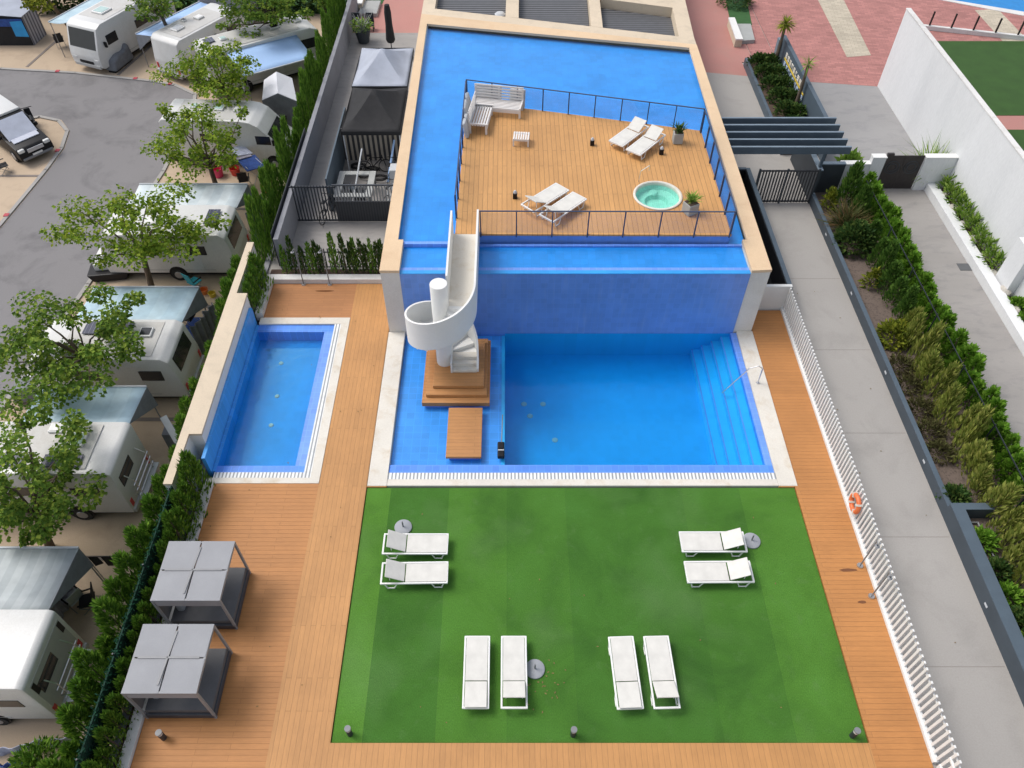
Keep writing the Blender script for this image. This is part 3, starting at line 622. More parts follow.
mid_ = lounger_proto(R(30), 'white lounger on the upper deck near the far railing, left of its pair', lp(627, 135, 3.3), 0)
def diag(o, foot, head, z, label, new=True):
    a, b = at(*foot, z+.33), at(*head, z+.33); ang = math.atan2(a.y-b.y, a.x-b.x); c = (a+b)/2
    if new: return dup(o, loc=(c.x, c.y, z), rz=ang, label=label)
    o.location = (c.x, c.y, z); o.rotation_euler = (0, 0, ang)
diag(mid_, (616, 143), (642, 124), 3.3, '', False)
diag(mid_, (632, 153), (660, 131), 3.3, 'white lounger on the upper deck near the far railing, right one beside a lantern')
diag(hi_, (558, 189), (532, 205), 3.3, 'white lounger on the upper deck near the front railing, left of its pair')
diag(hi_, (577, 197), (549, 216), 3.3, 'white lounger on the upper deck overlapped by the front railing, right of its pair')
for u, v, l in ((403, 526, 'grey parasol weight on the lawn above the left pair of loungers'), (752, 539.5, 'grey parasol weight at the head of the right pair of loungers'), (535, 668, 'grey parasol weight between the two near pairs of loungers')):
    p = at(u, v, .05); t = thing('parasol_base', l, 'parasol base', (p.x, p.y, GL), 0, 'grey parasol weights on the lawn')
    MB().lathe([(0, .075), (.25, .065), (.275, .045), (.275, 0)], 32).build('disc', 'umbrella_base', t, smooth=True)
    MB().tube((0, 0, .07), (0, 0, .36), .024).build('socket', 'greymetal', t)
def bollard(u, v, l, z=0):
    p = at(u, v, z); t = thing('bollard_light', l, 'bollard light', (p.x, p.y, z), 0, 'short bollard lights')
    MB().tube((0, 0, 0), (0, 0, .32), .075, .075, 16).build('post', 'dark', t, smooth=True)
    MB().tube((0, 0, .32), (0, 0, .40), .07, .07, 16).build('lens', 'lamp', t, smooth=True)
    MB().tube((0, 0, .40), (0, 0, .45), .085, .085, 16).build('cap', 'greymetal', t, smooth=True)
bollard(573, 735, 'short bollard light at the middle of the lawn near edge', GL)
bollard(852, 736, 'short bollard light in the right near corner of the lawn', GL)
bollard(350, 734, 'short bollard light in the left near corner of the lawn', GL)
bollard(164, 738, 'short bollard light on the wooden deck in front of the near cabana')

# ================================================================== KID POOL AND ITS WALL
kx0, kx1, ky0, ky1 = -9.75, -6.77, 14.95, 22.0
kb = struct('kid_pool_basin', MB().box((kx0, 15.25, -.7), (-7.13, 21.62, -.52)), 'tile_kid')
MB().box((kx0-.1, 15.0, -.8), (kx0, 21.95, -.01)).build('basin_side', 'tile', kb)
MB().box((kx0, ky0, -.8), (kx1, 15.25, -.06)).box((kx0, 21.62, -.8), (kx1, ky1, -.06)).box((-7.13, 15.25, -.8), (kx1, 21.62, -.06)).build('pool_ledge', 'tile_lip', kb)
struct('kid_pool_water', MB().box((kx0+.005, 15.255, -.515), (-7.135, 21.615, -.07)), 'water')
struct('kid_rim_water', MB().face([(kx0, ky0, -.04), (kx1, ky0, -.04), (kx1, 15.25, -.04), (kx0, 15.25, -.04)]).face([(kx0, 21.63, -.04), (kx1, 21.63, -.04), (kx1, ky1, -.04), (kx0, ky1, -.04)]), 'shallow_water')
struct('kid_pool_coping', MB().box((-9.95, 14.5, -.3), (-6.21, 14.72, .015)).box((-9.75, ky1, -.3), (-6.21, 22.35, .016)).box((-6.52, 14.72, -.3), (-6.21, ky1, .015)), 'coping')
tag(MB().box((-6.77, 14.95, -.2), (-6.525, ky1, .006)).box((-9.75, 14.725, -.2), (-6.525, 14.945, .006)).build('overflow_grating', 'grate'), 'white slatted overflow grating round the small pool', 'drain')
t = thing('pool_side_wall', 'thick cream-topped wall on the camp side of the small pool', 'wall')
MB().box((-10.62, 15.55, -3), (-9.98, 22.3, 1.25)).box((-10.62, 13.6, -3), (-10.38, 15.55, 1.25)).box((-10.62, 22.3, -3), (-10.38, 25.4, 1.25)).build('wall_body', 'white', t)
MB().box((-10.64, 15.53, 1.25), (-9.95, 22.32, 1.34)).box((-10.64, 13.58, 1.25), (-10.36, 15.53, 1.338)).box((-10.64, 22.32, 1.25), (-10.36, 25.42, 1.338)).build('wall_cap', 'cream_pale', t)
MB().box((-9.978, 14.95, -.3), (-9.86, 22.1, .78)).build('tiled_lining', 'tile', t)
for i, (u, v) in enumerate(((281, 363), (277, 396), (271, 425))):
    p = at(u, v, -.5); tag(MB().lathe([(0, .03), (.07, .028), (.09, .0)], 12, (p.x, p.y, -.515)).build('floor_drain', 'coping'), 'pale round inlet on the small pool floor, '+['farthest of three', 'middle of three', 'nearest of three'][i], 'drain cover', 'inlets on the small pool floor')
# showers
def shower(x, y, l, h=1.85):
    t = thing('outdoor_shower', l, 'shower', (x, y, 0), 0, 'steel outdoor showers')
    MB().tube((0, 0, 0), (0, 0, h), .022).build('pole', 'greymetal', t, smooth=True)
    MB().lathe([(0, .04), (.09, .04), (.1, 0)], 14).build('foot_plate', 'steel', t)
    MB().path([(0, 0, h), (-.02, -.04, h+.05), (-.06, -.14, h+.03)], .018, 6).lathe([(.02, .03), (.075, 0), (0, 0)], 14, (-.06, -.18, h)).build('shower_head', 'greymetal', t)
p = at(405, 284.5); shower(-6.35+1.1, 24.3, 'steel shower at the far kerb of the left deck, right of the two')
bpy.data.objects['outdoor_shower'].location = (at(330, 284).x, 24.32, .0)
bpy.data.objects['outdoor_shower']['label'] = 'steel shower at the far kerb of the left deck, right of its pair'
shower(at(304, 284).x, 24.32, 'steel shower at the far kerb of the left deck, left of its pair')
shower(10.74, 11.5, 'steel shower beside the white picket fence, farther of its pair', 1.5)
shower(10.78, 10.5, 'steel shower beside the white picket fence, nearer of its pair', 1.5)
mb = MB()
for u, v, a, b in ((848, 570, .3, .055), (862, 602, .14, .05), (325, 291, .38, .05)):
    p = at(u, v); pts = [(p.x+a*math.cos(k*.524)*rnd.uniform(.8, 1.1), p.y+b*math.sin(k*.524)*rnd.uniform(.7, 1.2)) for k in range(12)]
    mb.prism(pts, -.01, .004)
struct('wet_patch', mb, 'wet')
# ================================================================== CABANAS
def cabana(label, x0, x1, y0, y1, first=None):
    W, Dp = x1-x0, y1-y0; cx, cy = (x0+x1)/2, (y0+y1)/2
    if first: return dup(first, loc=(cx, cy, 0), label=label)
    t = thing('cabana', label, 'cabana', (cx, cy, 0), 0, 'grey cabanas on the wooden deck'); H = 1.85
    MB().cbox((0, 0, .16), (W, Dp, .22), bev=.02).build('base', 'cab_base', t)
    MB().cbox((.02, 0, .36), (W-.1, Dp-.12, .2), bev=.05).build('mattress', 'cab_mat', t, smooth=True)
    for sx in (-1, 1):
        for sy in (-1, 1): MB().cbox((sx*(W/2-.03), sy*(Dp/2-.03), H/2), (.06, .06, H-.02)).build('post', 'cab_frame', t)
    mb = MB()
    for sy in (-1, 1): mb.cbox((0, sy*(Dp/2-.03), H-.04), (W-.12, .055, .08))
    for sx in (-1, 1): mb.cbox((sx*(W/2-.03), 0, H-.04), (.055, Dp-.12, .08))
    mb.build('roof_frame', 'cab_frame', t)
    rf = MB()
    for sx in (-1, 1):
        for sy in (-1, 1):
            rf.slab([(sx*.02, sy*.02, H+.015), (sx*(W/2-.02), sy*.02, H+.012), (sx*(W/2), sy*(Dp/2), H+.01), (sx*.02, sy*(Dp/2), H+.012)], .03)
    rf.build('canopy', 'cab_roof', t)
    MB().cbox((.0, 0, H+.02), (W-.3, .05, .035)).cbox((-.03, 0, H+.025), (.045, Dp*.78, .025), R(-4)).build('roof_strap', 'greymetal', t)
    MB().cbox((-W/2+.02, 0, 1.0), (.03, Dp-.12, 1.0)).build('back_panel', 'cab_mat', t)
    MB().cbox((0, -Dp/2+.03, H-.22), (W-.12, .02, .28)).build('side_valance', 'cab_roof', t)
    MB().cbox((-W/2+.3, -.3, .55), (.2, .5, .34), bev=.06).build('pillow', 'cab_frame', t, smooth=True)
    MB().cbox((-W/2+.3, .35, .55), (.2, .5, .34), bev=.06).build('pillow', 'cab_mat', t, smooth=True)
    return t
c1 = cabana('grey cabana daybed farther from the camera, nearer the small pool', -9.62, -7.74, 9.47, 11.28)
cabana('grey cabana daybed nearest to the camera, beside the deck bollard light', -9.6, -7.72, 7.0, 8.81, c1)

# ================================================================== PICKET FENCE, RIGHT
t = thing('picket_fence', 'long white picket fence between the deck and the concrete walkway', 'fence', (10.97, 0, 0))
bx((-.04, 5.9, -.1), (.1, 22.85, .10)).build('kerb_rail', 'white', t)
bx((.0, 2.5, .2), (.06, 5.8, .26)).build('bottom_rail', 'white', t)
bx((.0, 2.5, .80), (.06, 5.8, .86)).build('mid_rail', 'white', t)
bx((.095, 2.5, .94), (.125, 22.85, .99)).build('top_rail', 'white', t)
pk = bx((.03, -.036, .0), (.075, .036, 1.2)).build('picket', 'white', t); n = 99
ys = [5.6+k*(22.75-5.6)/(n-1) for k in range(n)]; pk.location = (0, ys[0], 0)
for y in ys[1:]:
    q = pk.copy(); col.objects.link(q); q.location = (0, y, 0)
mb = MB()
for k in range(16): mb.box((.0, 2.6+k*.185-.035, .0), (.09, 2.6+k*.185+.035, 1.2))
mb.build('picket', 'white', t)['kind'] = 'stuff'
tag(MB().box((9.58, 22.86, -.1), (11.12, 23.0, 1.19)).build('garden_wall', 'white'), 'short white wall closing the far end of the right deck', 'wall')
t = thing('life_ring', 'orange life ring hanging on the white picket fence', 'life ring', (10.9, 13.3, .68))
mb = MB(); N = 28; rings = []
for k in range(N):
    a = 2*math.pi*k/N; c = Vector((0, .27*math.cos(a), .27*math.sin(a)))
    rings.append([mb.b.verts.new(c+(Vector((0, math.cos(a), math.sin(a)))*math.cos(b)+Vector((1, 0, 0))*math.sin(b))*.075) for b in [2*math.pi*j/10 for j in range(10)]])
for k in range(N):
    for j in range(10): mb.b.faces.new((rings[k][j], rings[(k+1) % N][j], rings[(k+1) % N][(j+1) % 10], rings[k][(j+1) % 10]))
o = mb.build('ring', 'ring', t, smooth=True)
for k in range(4):
    a = math.pi/4+k*math.pi/2; MB().cbox((0, .27*math.cos(a), .27*math.sin(a)), (.165, .165, .06), 0, 0, ('X', a)).build('band', 'coping', t)
# pit beside the building with slate parapet
tag(MB().box((11.02, 23.0, -.1), (11.2, 31.2, 1.05)).box((9.6, 31.1, -.1), (11.02, 31.25, 1.05)).build('slate_parapet', 'slate'), 'slate coloured parapet wall beside the dark light well', 'wall')
tag(MB().box((10.985, 23.02, -.1), (11.018, 31.08, 1.0)).box((9.62, 31.06, -.1), (10.98, 31.095, 1.0)).box((9.62, 23.002, -.049), (10.98, 31.05, -.03)).build('light_well_shade', 'black'), 'black sheets painted as shade for the light well between the terrace and the walkway', 'light well')  # black colour stands in for the shade down the pit; its floor is shallow

# ================================================================== FOLIAGE
def spray_cone(name, m, parent, n, h, r, seed, z0=0, L=(.14, .26), lean=0.0, tip=.25, W=.35, up=1.2):
    q = random.Random(seed); mb = MB()
    lob = [(q.uniform(0, 6.28), q.uniform(.1, .95), q.uniform(.75, 1.25)) for _ in range(9)]
    for k in range(n):
        f = q.random()**.8; a = q.uniform(0, 6.28)
        rr = r*((1-f)**.6*(1-tip)+tip*(1-f)+.04)*q.uniform(.55, 1.05)
        for la, lf, lk in lob:
            dd = abs((a-la+math.pi) % (2*math.pi)-math.pi)
            if dd < .8 and abs(f-lf) < .22: rr *= lk
        p = Vector((rr*math.cos(a)+lean*f*h, rr*math.sin(a), z0+f*h))
        d = Vector((math.cos(a)*.8+lean, math.sin(a)*.8, up+q.uniform(-.4, .5)))
        Ln = q.uniform(*L); mb.leaf(p, d, Vector((q.uniform(-1, 1), q.uniform(-1, 1), q.uniform(-.3, .6))), Ln, Ln*W*q.uniform(.8, 1.3), -.1)
    return mb.build(name, m, parent)
def thuja_proto(kind, m, n, h, r, seed, label, grp, nm='thuja_shrub', **kw):
    t = thing(nm, label, 'shrub', (0, 0, -50), 0, grp)
    spray_cone('foliage', m, t, n, h, r, seed, **kw)
    MB().tube((0, 0, 0), (0, 0, h*.85), .045, .012, 6).build('stem', 'bark', t); return t
def scatter(protos, spots, q, labelf=None, sc_=(.85, 1.15)):
    used = set()
    for i, (x, y, z, s) in enumerate(spots):
        k = i % len(protos); p = protos[k]; sz = s*q.uniform(*sc_)
        l = labelf(i) if labelf else None
        if k not in used:
            used.add(k); o = p; o.location = (x, y, z); o.rotation_euler = (0, 0, q.uniform(0, 6.28))
            if l: o['label'] = l
        else: o = dup(p, loc=(x, y, z), rz=q.uniform(0, 6.28), label=l)
        w_ = (.68 if s == 1.32 else s); o.scale = (w_*q.uniform(.85, 1.15), w_*q.uniform(.85, 1.15), sz)
    return
# hedge on the camp side of the wall
g1 = 'thuja shrubs of the hedge between the camp pitches and the terrace'
pr = [thuja_proto(0, 'thuja', 2300, 3.9, .74, 20+k, 'bushy green thuja in the tall hedge along the camp edge', g1, L=(.14, .30), W=.22, up=1.7) for k in range(4)]
sp = []
y = 4.6
while y < 13.8: sp.append((-11.05+rnd.uniform(-.15, .15), y, G, 1.02)); y += rnd.uniform(.6, .8)
while y < 25.5: sp.append((-11.15+rnd.uniform(-.12, .1), y, G, .93)); y += rnd.uniform(.8, 1.1)
while y < 50.5: sp.append((-10.25+rnd.uniform(-.15, .15), y, G, 1.32)); y += rnd.uniform(.75, 1.0)
scatter(pr, sp, rnd)
g2 = 'small thujas in the strip between mesh fence and deck kerb'
pr = [thuja_proto(0, 'thuja', 700, 1.35, .34, 40+k, 'small thuja squeezed between the green mesh fence and the white deck kerb', g2, L=(.12, .28), W=.17, up=2.4) for k in range(2)]
scatter(pr, [(-10.08+rnd.uniform(-.05, .04), 4.6+k*.42, 0, rnd.uniform(.75, 1.0)) for k in range(16)]+[(-10.02, 11.4+k*.42, 0, rnd.uniform(.9, 1.2)) for k in range(8)]+[(-10.05, 22.6+k*.5, 0, 1.1) for k in range(4)], rnd)
t = thing('mesh_fence', 'dark green tinsel mesh fence running along the hedge by the deck', 'fence')
bx((-10.4, 2, 0), (-10.36, 13.55, 1.3)).build('mesh_panel', plain('green mesh', (.006, .04, .026), .9, .3, 12), t)
mb = MB(); q = random.Random(5)
for k in range(5200):
    p = Vector((-10.38+q.choice((-.035, .035)), q.uniform(3, 13.5), q.uniform(0.2, 1.36)))
    mb.leaf(p, Vector((q.uniform(-1, 1), q.uniform(-1, 1), q.uniform(-.6, 1))), Vector((q.uniform(-1, 1), 0, 1)), .11, .03, 0)
mb.build('tinsel', 'mesh', t)
for k in range(5): MB().tube((-10.38, 3+k*2.6, 0), (-10.38, 3+k*2.6, 1.4), .025, .025, 8).build('post', 'dark', t)
# yard boundary wall and dark mesh fence above the hedge
tag(bx((-9.56, 25.45, -.5), (-9.36, 50.2, 1.45)).build('yard_wall', 'greywall'), 'long grey wall along the left side of the service yard', 'wall')
t = thing('yard_mesh_fence', 'dark mesh fence panels between the grey yard wall and the hedge', 'fence')
for k in range(3):
    MB().box((-9.66, 25.6+k*2.7, -.1), (-9.63, 28.28+k*2.7, 1.62)).build('mesh_panel', 'dark', t)
# columnar row on the far kerb
g3 = 'thin columnar cypresses in a row beyond the far kerb of the left deck'
pr = [thuja_proto(0, 'shrub' if k else 'thuja', 420, 1.62, .17, 50+k, 'thin columnar cypress in the row at the far kerb', g3, 'columnar_cypress', L=(.08, .2), W=.3, tip=.1, up=2.2) for k in range(3)]
scatter(pr, [(x+rnd.uniform(-.05, .05), 24.98+rnd.uniform(-.05, .05), 0, rnd.uniform(.9, 1.1)) for x in (-9.2, -8.8, -8.4, -8.0, -7.8, -7.6, -7.1, -6.72, -6.4, -6.2, -6.0, -5.75, -5.55, -5.35, -5.15, -4.95)], rnd)
t = thing('yard_picket_fence', 'black metal picket fence behind the columnar cypresses', 'fence', (0, 25.35, 0))
bx((-9.4, -.02, .06), (-4.7, .02, .1)).build('bottom_rail', 'dark', t); bx((-9.4, -.02, .85), (-4.7, .02, .89)).build('top_rail', 'dark', t)
for k in range(32): bx((-9.35+k*.148, -.015, .05), (-9.31+k*.148, .015, 1.05)).build('picket', 'dark', t)
# right hand planting
g4 = 'golden green cypresses in the right hand bed'
pr = [thuja_proto(0, 'thuja_gold', 700, 1.5, .38, 60+k, 'feathery golden green cypress leaning in the right hand bed', g4, 'golden_cypress', L=(.16, .42), W=.2, up=2.6, lean=.16) for k in range(3)]
scatter(pr, [(15.25+rnd.uniform(-.12, .15), y, .1, rnd.uniform(.85, 1.12)) for y in (21.4, 20.6, 20.0, 19.4, 18.7, 18.2, 17.5, 17.0, 16.4, 15.8, 15.2, 14.6, 14.0, 13.4, 12.5, 12.0, 11.4, 10.8, 10.2, 9.6, 9.0, 8.5, 8.0)], rnd)
g5 = 'bright green hedge shrubs along the neighbour path'
pr = [thuja_proto(0, 'ivy', 620, 1.2, .42, 70+k, 'bright green hedge shrub along the edge of the neighbour path', g5, 'hedge_shrub', L=(.1, .24), W=.5, tip=.5, up=.8) for k in range(3)]
scatter(pr, [(16.45+rnd.uniform(-.12, .15), 30.2-k*.46, .1, rnd.uniform(.85, 1.12)) for k in range(50)], rnd)
pr = [thuja_proto(0, 'conifer', 1000, 1.8, .42, 80+k, 'tall dark green conifer in the far half of the right hand bed', 'dark conifers in the far half of the right hand bed', 'conifer_shrub', L=(.14, .32), W=.3, up=1.6) for k in range(2)]
scatter(pr, [(15.35, 29.6, .1, 1.25), (15.6, 28.6, .1, .95), (15.5, 26.6, .1, .85), (15.45, 25.4, .1, .8), (15.4, 24.6, .1, .9), (15.4, 23.8, .1, .9), (15.4, 23.0, .1, .85), (15.45, 22.2, .1, .8)], rnd)
def bush(label, loc, r, h, n, m, seed, L=(.12, .26), W=.5, nm='bush', stems=True, spiky=False, cat='bush', grp=None):
    q = random.Random(seed); t = thing(nm, label, cat, loc, 0, grp); mb = MB()
    for k in range(n):
        a = q.uniform(0, 6.28); el = q.uniform(.0, 1.5)
        u = Vector((math.cos(a)*math.cos(el), math.sin(a)*math.cos(el), math.sin(el)))
        k2 = q.uniform(.35, 1.0)**.6
        if spiky: p = Vector((u.x*r*.25, u.y*r*.25, .05)); d = u+Vector((0, 0, .5)); Ln = h*q.uniform(.6, 1.15)
        else: p = Vector((u.x*r*k2, u.y*r*k2, .05+u.z*h*k2)); d = u+Vector((q.uniform(-.7, .7), q.uniform(-.7, .7), q.uniform(-.3, .7))); Ln = q.uniform(*L)
        mb.leaf(p, d, Vector((q.uniform(-1, 1), q.uniform(-1, 1), 1)), Ln, (.045 if spiky else Ln*W), .3 if spiky else .1)
    mb.build('foliage', m, t)
    if stems:
        mb = MB()
        for k in range(5):
            a = k*1.26; mb.tube((0, 0, 0), (math.cos(a)*r*.5, math.sin(a)*r*.5, h*.6), .025, .008, 5)
        mb.build('stem', 'bark', t)
    return t
bush('large round dark green bush in front of the bronze grass', (14.85, 26.6, .1), .85, 1.15, 1700, 'shrub', 90, nm='round_bush')
bush('bronze tipped spiky grass behind the round dark bush', (14.95, 27.9, .1), .8, 1.25, 420, 'spikes', 91, nm='spiky_grass', spiky=True, stems=False, cat='plant')
bush('small yellow shrub at the far end of the right bed by the slate wall', (14.5, 29.3, .1), .3, 1.0, 260, 'yellowgreen', 92)
bush('yellow flowering shrub at the mulch beside the conifers', (14.85, 24.1, .1), .3, .8, 240, 'yellowgreen', 93)
bush('wide yellow green shrub where the golden cypresses begin', (14.75, 21.0, .1), .62, .8, 900, 'yellowgreen', 94)
for i, y in enumerate((19.6, 18.6, 17.5, 16.5, 15.6)):
    bush('dry brown low bush on the mulch, '+['farthest', 'second farthest', 'middle', 'second nearest', 'nearest'][i]+' of the dry row', (14.6, y, .1), .48, .35, 520, 'drybush', 95+i, L=(.08, .2), W=.35, nm='dry_bush', grp='dry bushes beside the slate wall')
bush('green brown bush at the corner of the lower slate planter', (14.35, 13.75, .1), .42, .45, 520, 'shrub', 101)
for i, y in enumerate((12.2, 11.2, 10.4, 9.6, 8.8, 8.0)):
    bush('low leafy green plant inside the lower slate planter', (14.65, y, .1), .36, .4, 420, 'shrub' if i % 2 else 'ivy', 102+i, nm='planter_plant', cat='plant', grp='low plants inside the lower slate planter')
t = thing('slate_planter_wall', 'slate blue planter wall along the right side of the walkway', 'planter')
MB().box((13.9, 13.3, -.2), (14.04, 30.1, .46)).build('upper_wall', 'slate_mid', t)
MB().box((13.9, -2, -.2), (14.26, 13.3, .64)).box((14.26, 13.1, -.2), (15.2, 13.3, .64)).build('lower_wall', 'slate_mid', t)
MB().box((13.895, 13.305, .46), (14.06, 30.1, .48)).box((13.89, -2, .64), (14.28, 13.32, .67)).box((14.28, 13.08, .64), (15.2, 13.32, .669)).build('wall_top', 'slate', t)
for y in (27.3, 23.5, 19.2, 15.2, 10.1): MB().box((13.885, y-.08, .22), (13.899, y+.08, .29)).build('wall_light', 'cushion', t)
t = thing('planter_pipes', 'thin dark pipe frame lying inside the lower slate planter', 'pipe')
MB().path([(14.35, 12.9, .2), (14.8, 12.9, .2), (14.85, 8, .2)], .03, 6).path([(14.4, 11.9, .2), (14.8, 11.9, .2)], .03, 6).build('pipe', 'greymetal', t)
t = thing('chain_fence', 'dark wire mesh fence standing between the golden cypresses and the bright hedge', 'fence')
for k in range(9): MB().tube((15.95, 8+k*2.6, 0), (15.95, 8+k*2.6, 1.5), .025, .025, 8).build('post', 'dark', t)
MB().box((15.94, 8, 1.42), (15.96, 29.6, 1.46)).build('top_rail', 'dark', t)
# neighbour side
t = thing('big_white_wall', 'tall white wall on the right with a plain cap', 'wall')
MB().prism([(20.44, 18.0), (20.64, 18.0), (20.64, 40.75), (20.44, 40.75)], -.1, 4.15).build('wall_body', 'whitewall', t)
MB().box((20.42, 18, 4.15), (20.66, 40.77, 4.2)).build('wall_cap', 'whitekerb', t)
tag(MB().box((20.08, 23.5, -.1), (20.435, 24.5, 2.3)).build('wall_pier', 'whitewall'), 'white block pier at the right frame edge in front of the tall wall', 'wall')
t = thing('low_white_wall', 'low white wall with a raised step carrying the dark iron gate', 'wall')
MB().box((15.3, 31.0, -.1), (16.6, 31.25, 1.35)).box((16.6, 30.98, -.1), (17.2, 31.26, 1.7)).box((19.0, 30.98, -.1), (20.43, 31.26, 1.7)).build('wall_body', 'whitewall', t)
MB().box((15.28, 30.97, 1.35), (16.6, 31.28, 1.39)).box((16.58, 30.95, 1.7), (17.22, 31.29, 1.74)).box((18.98, 30.95, 1.7), (20.43, 31.29, 1.74)).build('wall_cap', 'white', t)
t = thing('iron_gate', 'dark double iron gate with round ornaments in the white wall', 'gate', (18.1, 31.1, 0))
for sx in (-1, 1):
    l = MB().cbox((sx*.44, 0, .88), (.86, .05, 1.74)).build('gate_leaf', 'ironwork', t)
    mb = MB()
    for r in (.32, .2):
        pts = [(sx*.44+r*math.cos(a), -.035, 1.15+r*math.sin(a)) for a in [k*.393 for k in range(17)]]
        mb.path(pts, .018, 5)
    mb.build('ornament', 'slate_dark', l)
MB().cbox((-.72, 0, 1.8), (.3, .12, .14)).build('gate_lamp', 'ironwork', t)
tag(MB().box((19.56, 8, -.1), (20.0, 30.95, .38)).build('white_kerb_wall', 'whitewall'), 'low wide white wall edging the neighbour path and flower bed', 'wall')
q = random.Random(8)
for i in range(16):
    y = 30.2-i*1.1; r = q.uniform(.14, .24)
    tag(MB().ball((0, 0, 0), r, 8, (1, 1.3, .7)).build('edging_stone', 'stone', None, (20.1, y, .3)), 'rough pale stone in the row edging the flower bed behind the white kerb wall', 'stone', 'stones edging the flower bed')
for i in range(12):
    bush('leafy bright green plant in the narrow bed below the tall white wall', (20.28+q.uniform(-.08, .05), 30.5-i*.5, .1), .28, .8, 110, 'broad', 120+i, L=(.2, .4), W=.26, nm='bed_plant', cat='plant', grp='leafy plants below the tall white wall')
for i in range(5):
    bush('low green ground plant in the bed beyond the white pier', (20.25, 22.8-i*.9, .1), .35, .35, 340, 'ivy', 140+i, nm='bed_plant', cat='plant', grp='low plants beyond the white pier')
bush('palm-like plant behind the low white wall, right of the gate', (20.1, 32.0, 0), .7, 1.9, 160, 'broad', 150, nm='palm_plant', spiky=True, stems=False, cat='plant')
bush('broad leaved plant behind the low white wall, left of the gate', (16.1, 32.0, 0), .55, 1.1, 240, 'broad', 151, L=(.3, .5), W=.4, nm='leafy_plant', cat='plant')
p = at(965, 267); tag(MB().cbox((p.x, p.y, 0), (.55, .45, .012)).build('drain_cover', 'drain'), 'dark square drain cover on the neighbour path', 'drain cover')
# gate across the walkway, pergola, sign
t = thing('slatted_gate', 'dark slatted metal gate across the concrete walkway', 'gate', (0, 29.95, 0))
for k in range(20): bx((11.25+k*.135, -.02, .05), (11.31+k*.135, .02, 1.75)).build('slat', 'gate_slats', t)
for z in (.08, 1.68): bx((11.22, -.03, z), (13.9, .03, z+.06)).build('rail', 'gate_slats', t)
for x in (11.2, 12.45, 13.85): bx((x, -.04, 0), (x+.08, .04, 1.8)).build('post', 'slate_dark', t)
t = thing('slate_wall', 'dark slate wall with pale cap beside the slatted gate', 'wall')
MB().box((13.92, 30.12, -.1), (14.1, 33.6, 1.6)).box((14.1, 30.6, -.1), (15.28, 30.78, 1.6)).build('wall_body', 'slate_dark', t)
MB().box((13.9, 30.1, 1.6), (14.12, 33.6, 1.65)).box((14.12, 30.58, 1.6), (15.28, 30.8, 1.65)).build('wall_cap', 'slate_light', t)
t = thing('pergola', 'slate grey pergola of five flat beams spanning the walkway', 'pergola')
for k in range(5):
    y = 30.3+k*.6; b = bx((9.66, y-.05, 2.36), (15.08, y+.05, 2.70)).build('beam', 'slate', t)
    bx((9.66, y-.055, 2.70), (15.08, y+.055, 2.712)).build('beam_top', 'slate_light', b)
for y in (30.35, 32.7):
    bx((13.95, y-.06, 0), (14.07, y+.06, 2.358)).build('post', 'slate', t)
t = thing('sign_planter', 'slate planter full of dark shrubs in front of the sign wall', 'planter')
MB().box((13.5, 34, -.1), (13.65, 43.1, .45)).box((13.65, 42.95, -.1), (15.35, 43.1, .45)).build('planter_wall', 'slate', t)
MB().box((13.66, 34, -.1), (15.3, 42.94, .3)).build('soil', 'soil', t)
for i, (x, y) in enumerate(((14.1, 42.4), (14.7, 42.3), (14.2, 41.2), (14.8, 41.0), (14.3, 39.9), (14.9, 39.8), (14.4, 38.6), (14.9, 38.4), (14.4, 37.2), (14.9, 36.9), (14.4, 35.7), (14.9, 35.4))):
    bush('dense dark green shrub in the planter below the sign wall', (x, y, .28), .58, .6, 480, 'shrub', 160+i, nm='planter_shrub', cat='shrub', grp='dense shrubs below the sign wall')
t = thing('sign_wall', 'slate sign wall with worn white letters and a yellow stripe', 'sign')
MB().box((15.36, 33.4, -.1), (15.56, 43.3, 1.65)).build('wall_body', 'slate', t)
MB().box((15.15, 43.0, .0), (15.36, 43.35, 1.5)).build('wall_return', 'slate_light', t)
q = random.Random(12)
for row, (z0, hh, n, w_) in enumerate(((1.08, .26, 8, .34), (.62, .24, 9, .36))):
    mb = MB()
    for k in range(n):
        yy = 41.9-k*(.42 if row == 0 else .46); f = (lambda a, b, c, d: mb.box((15.335, yy-a, z0+c), (15.36, yy-b, z0+d)))
        kk = q.randrange(4)
        f(.0, .06, 0, hh); f(.22, .28, 0, hh) if kk else None
        f(.06, .22, hh-.06, hh); f(.06, .22, 0, .05) if kk != 1 else None
        f(.06, .22, hh/2-.03, hh/2+.03) if kk > 1 else None
    mb.build('lettering', 'coping' if row == 0 else 'blueletters', t)
MB().box((15.335, 37.9, .93), (15.358, 42.0, 1.02)).build('yellow_stripe', 'yellowletters', t)
MB().box((15.338, 37.7, .25), (15.359, 41.7, .52)).build('lower_band', 'blueletters', t)
def palm(label, base, h, crown, seed, m='yellowgreen'):
    q = random.Random(seed); t = thing('yucca_palm', label, 'palm', base)
    pts = [Vector((.0, 0, 0)), Vector((.05, .02, h*.5)), Vector((.04, 0, h))]
    mb = MB(); mb.tube(pts[0], pts[1], .11, .085, 10, False); mb.tube(pts[1], pts[2], .085, .075, 10); mb.build('trunk', 'bark', t, smooth=True)
    mb = MB()
    for k in range(crown):
        a = q.uniform(0, 6.28); el = q.uniform(-.5, 1.3)
        mb.leaf(Vector((.04, 0, h)), Vector((math.cos(a)*math.cos(el), math.sin(a)*math.cos(el), math.sin(el))), Vector((0, 0, 1)), q.uniform(.35, .7), .07, .25)
    mb.build('crown', m, t)
palm('slim palm with a yellow green tuft at the far end of the sign planter', (15.05, 42.5, .25), 2.3, 150, 171)
palm('slim palm trunk with a small tuft in front of the sign wall', (15.1, 37.9, .25), 2.35, 26, 172, 'broad')
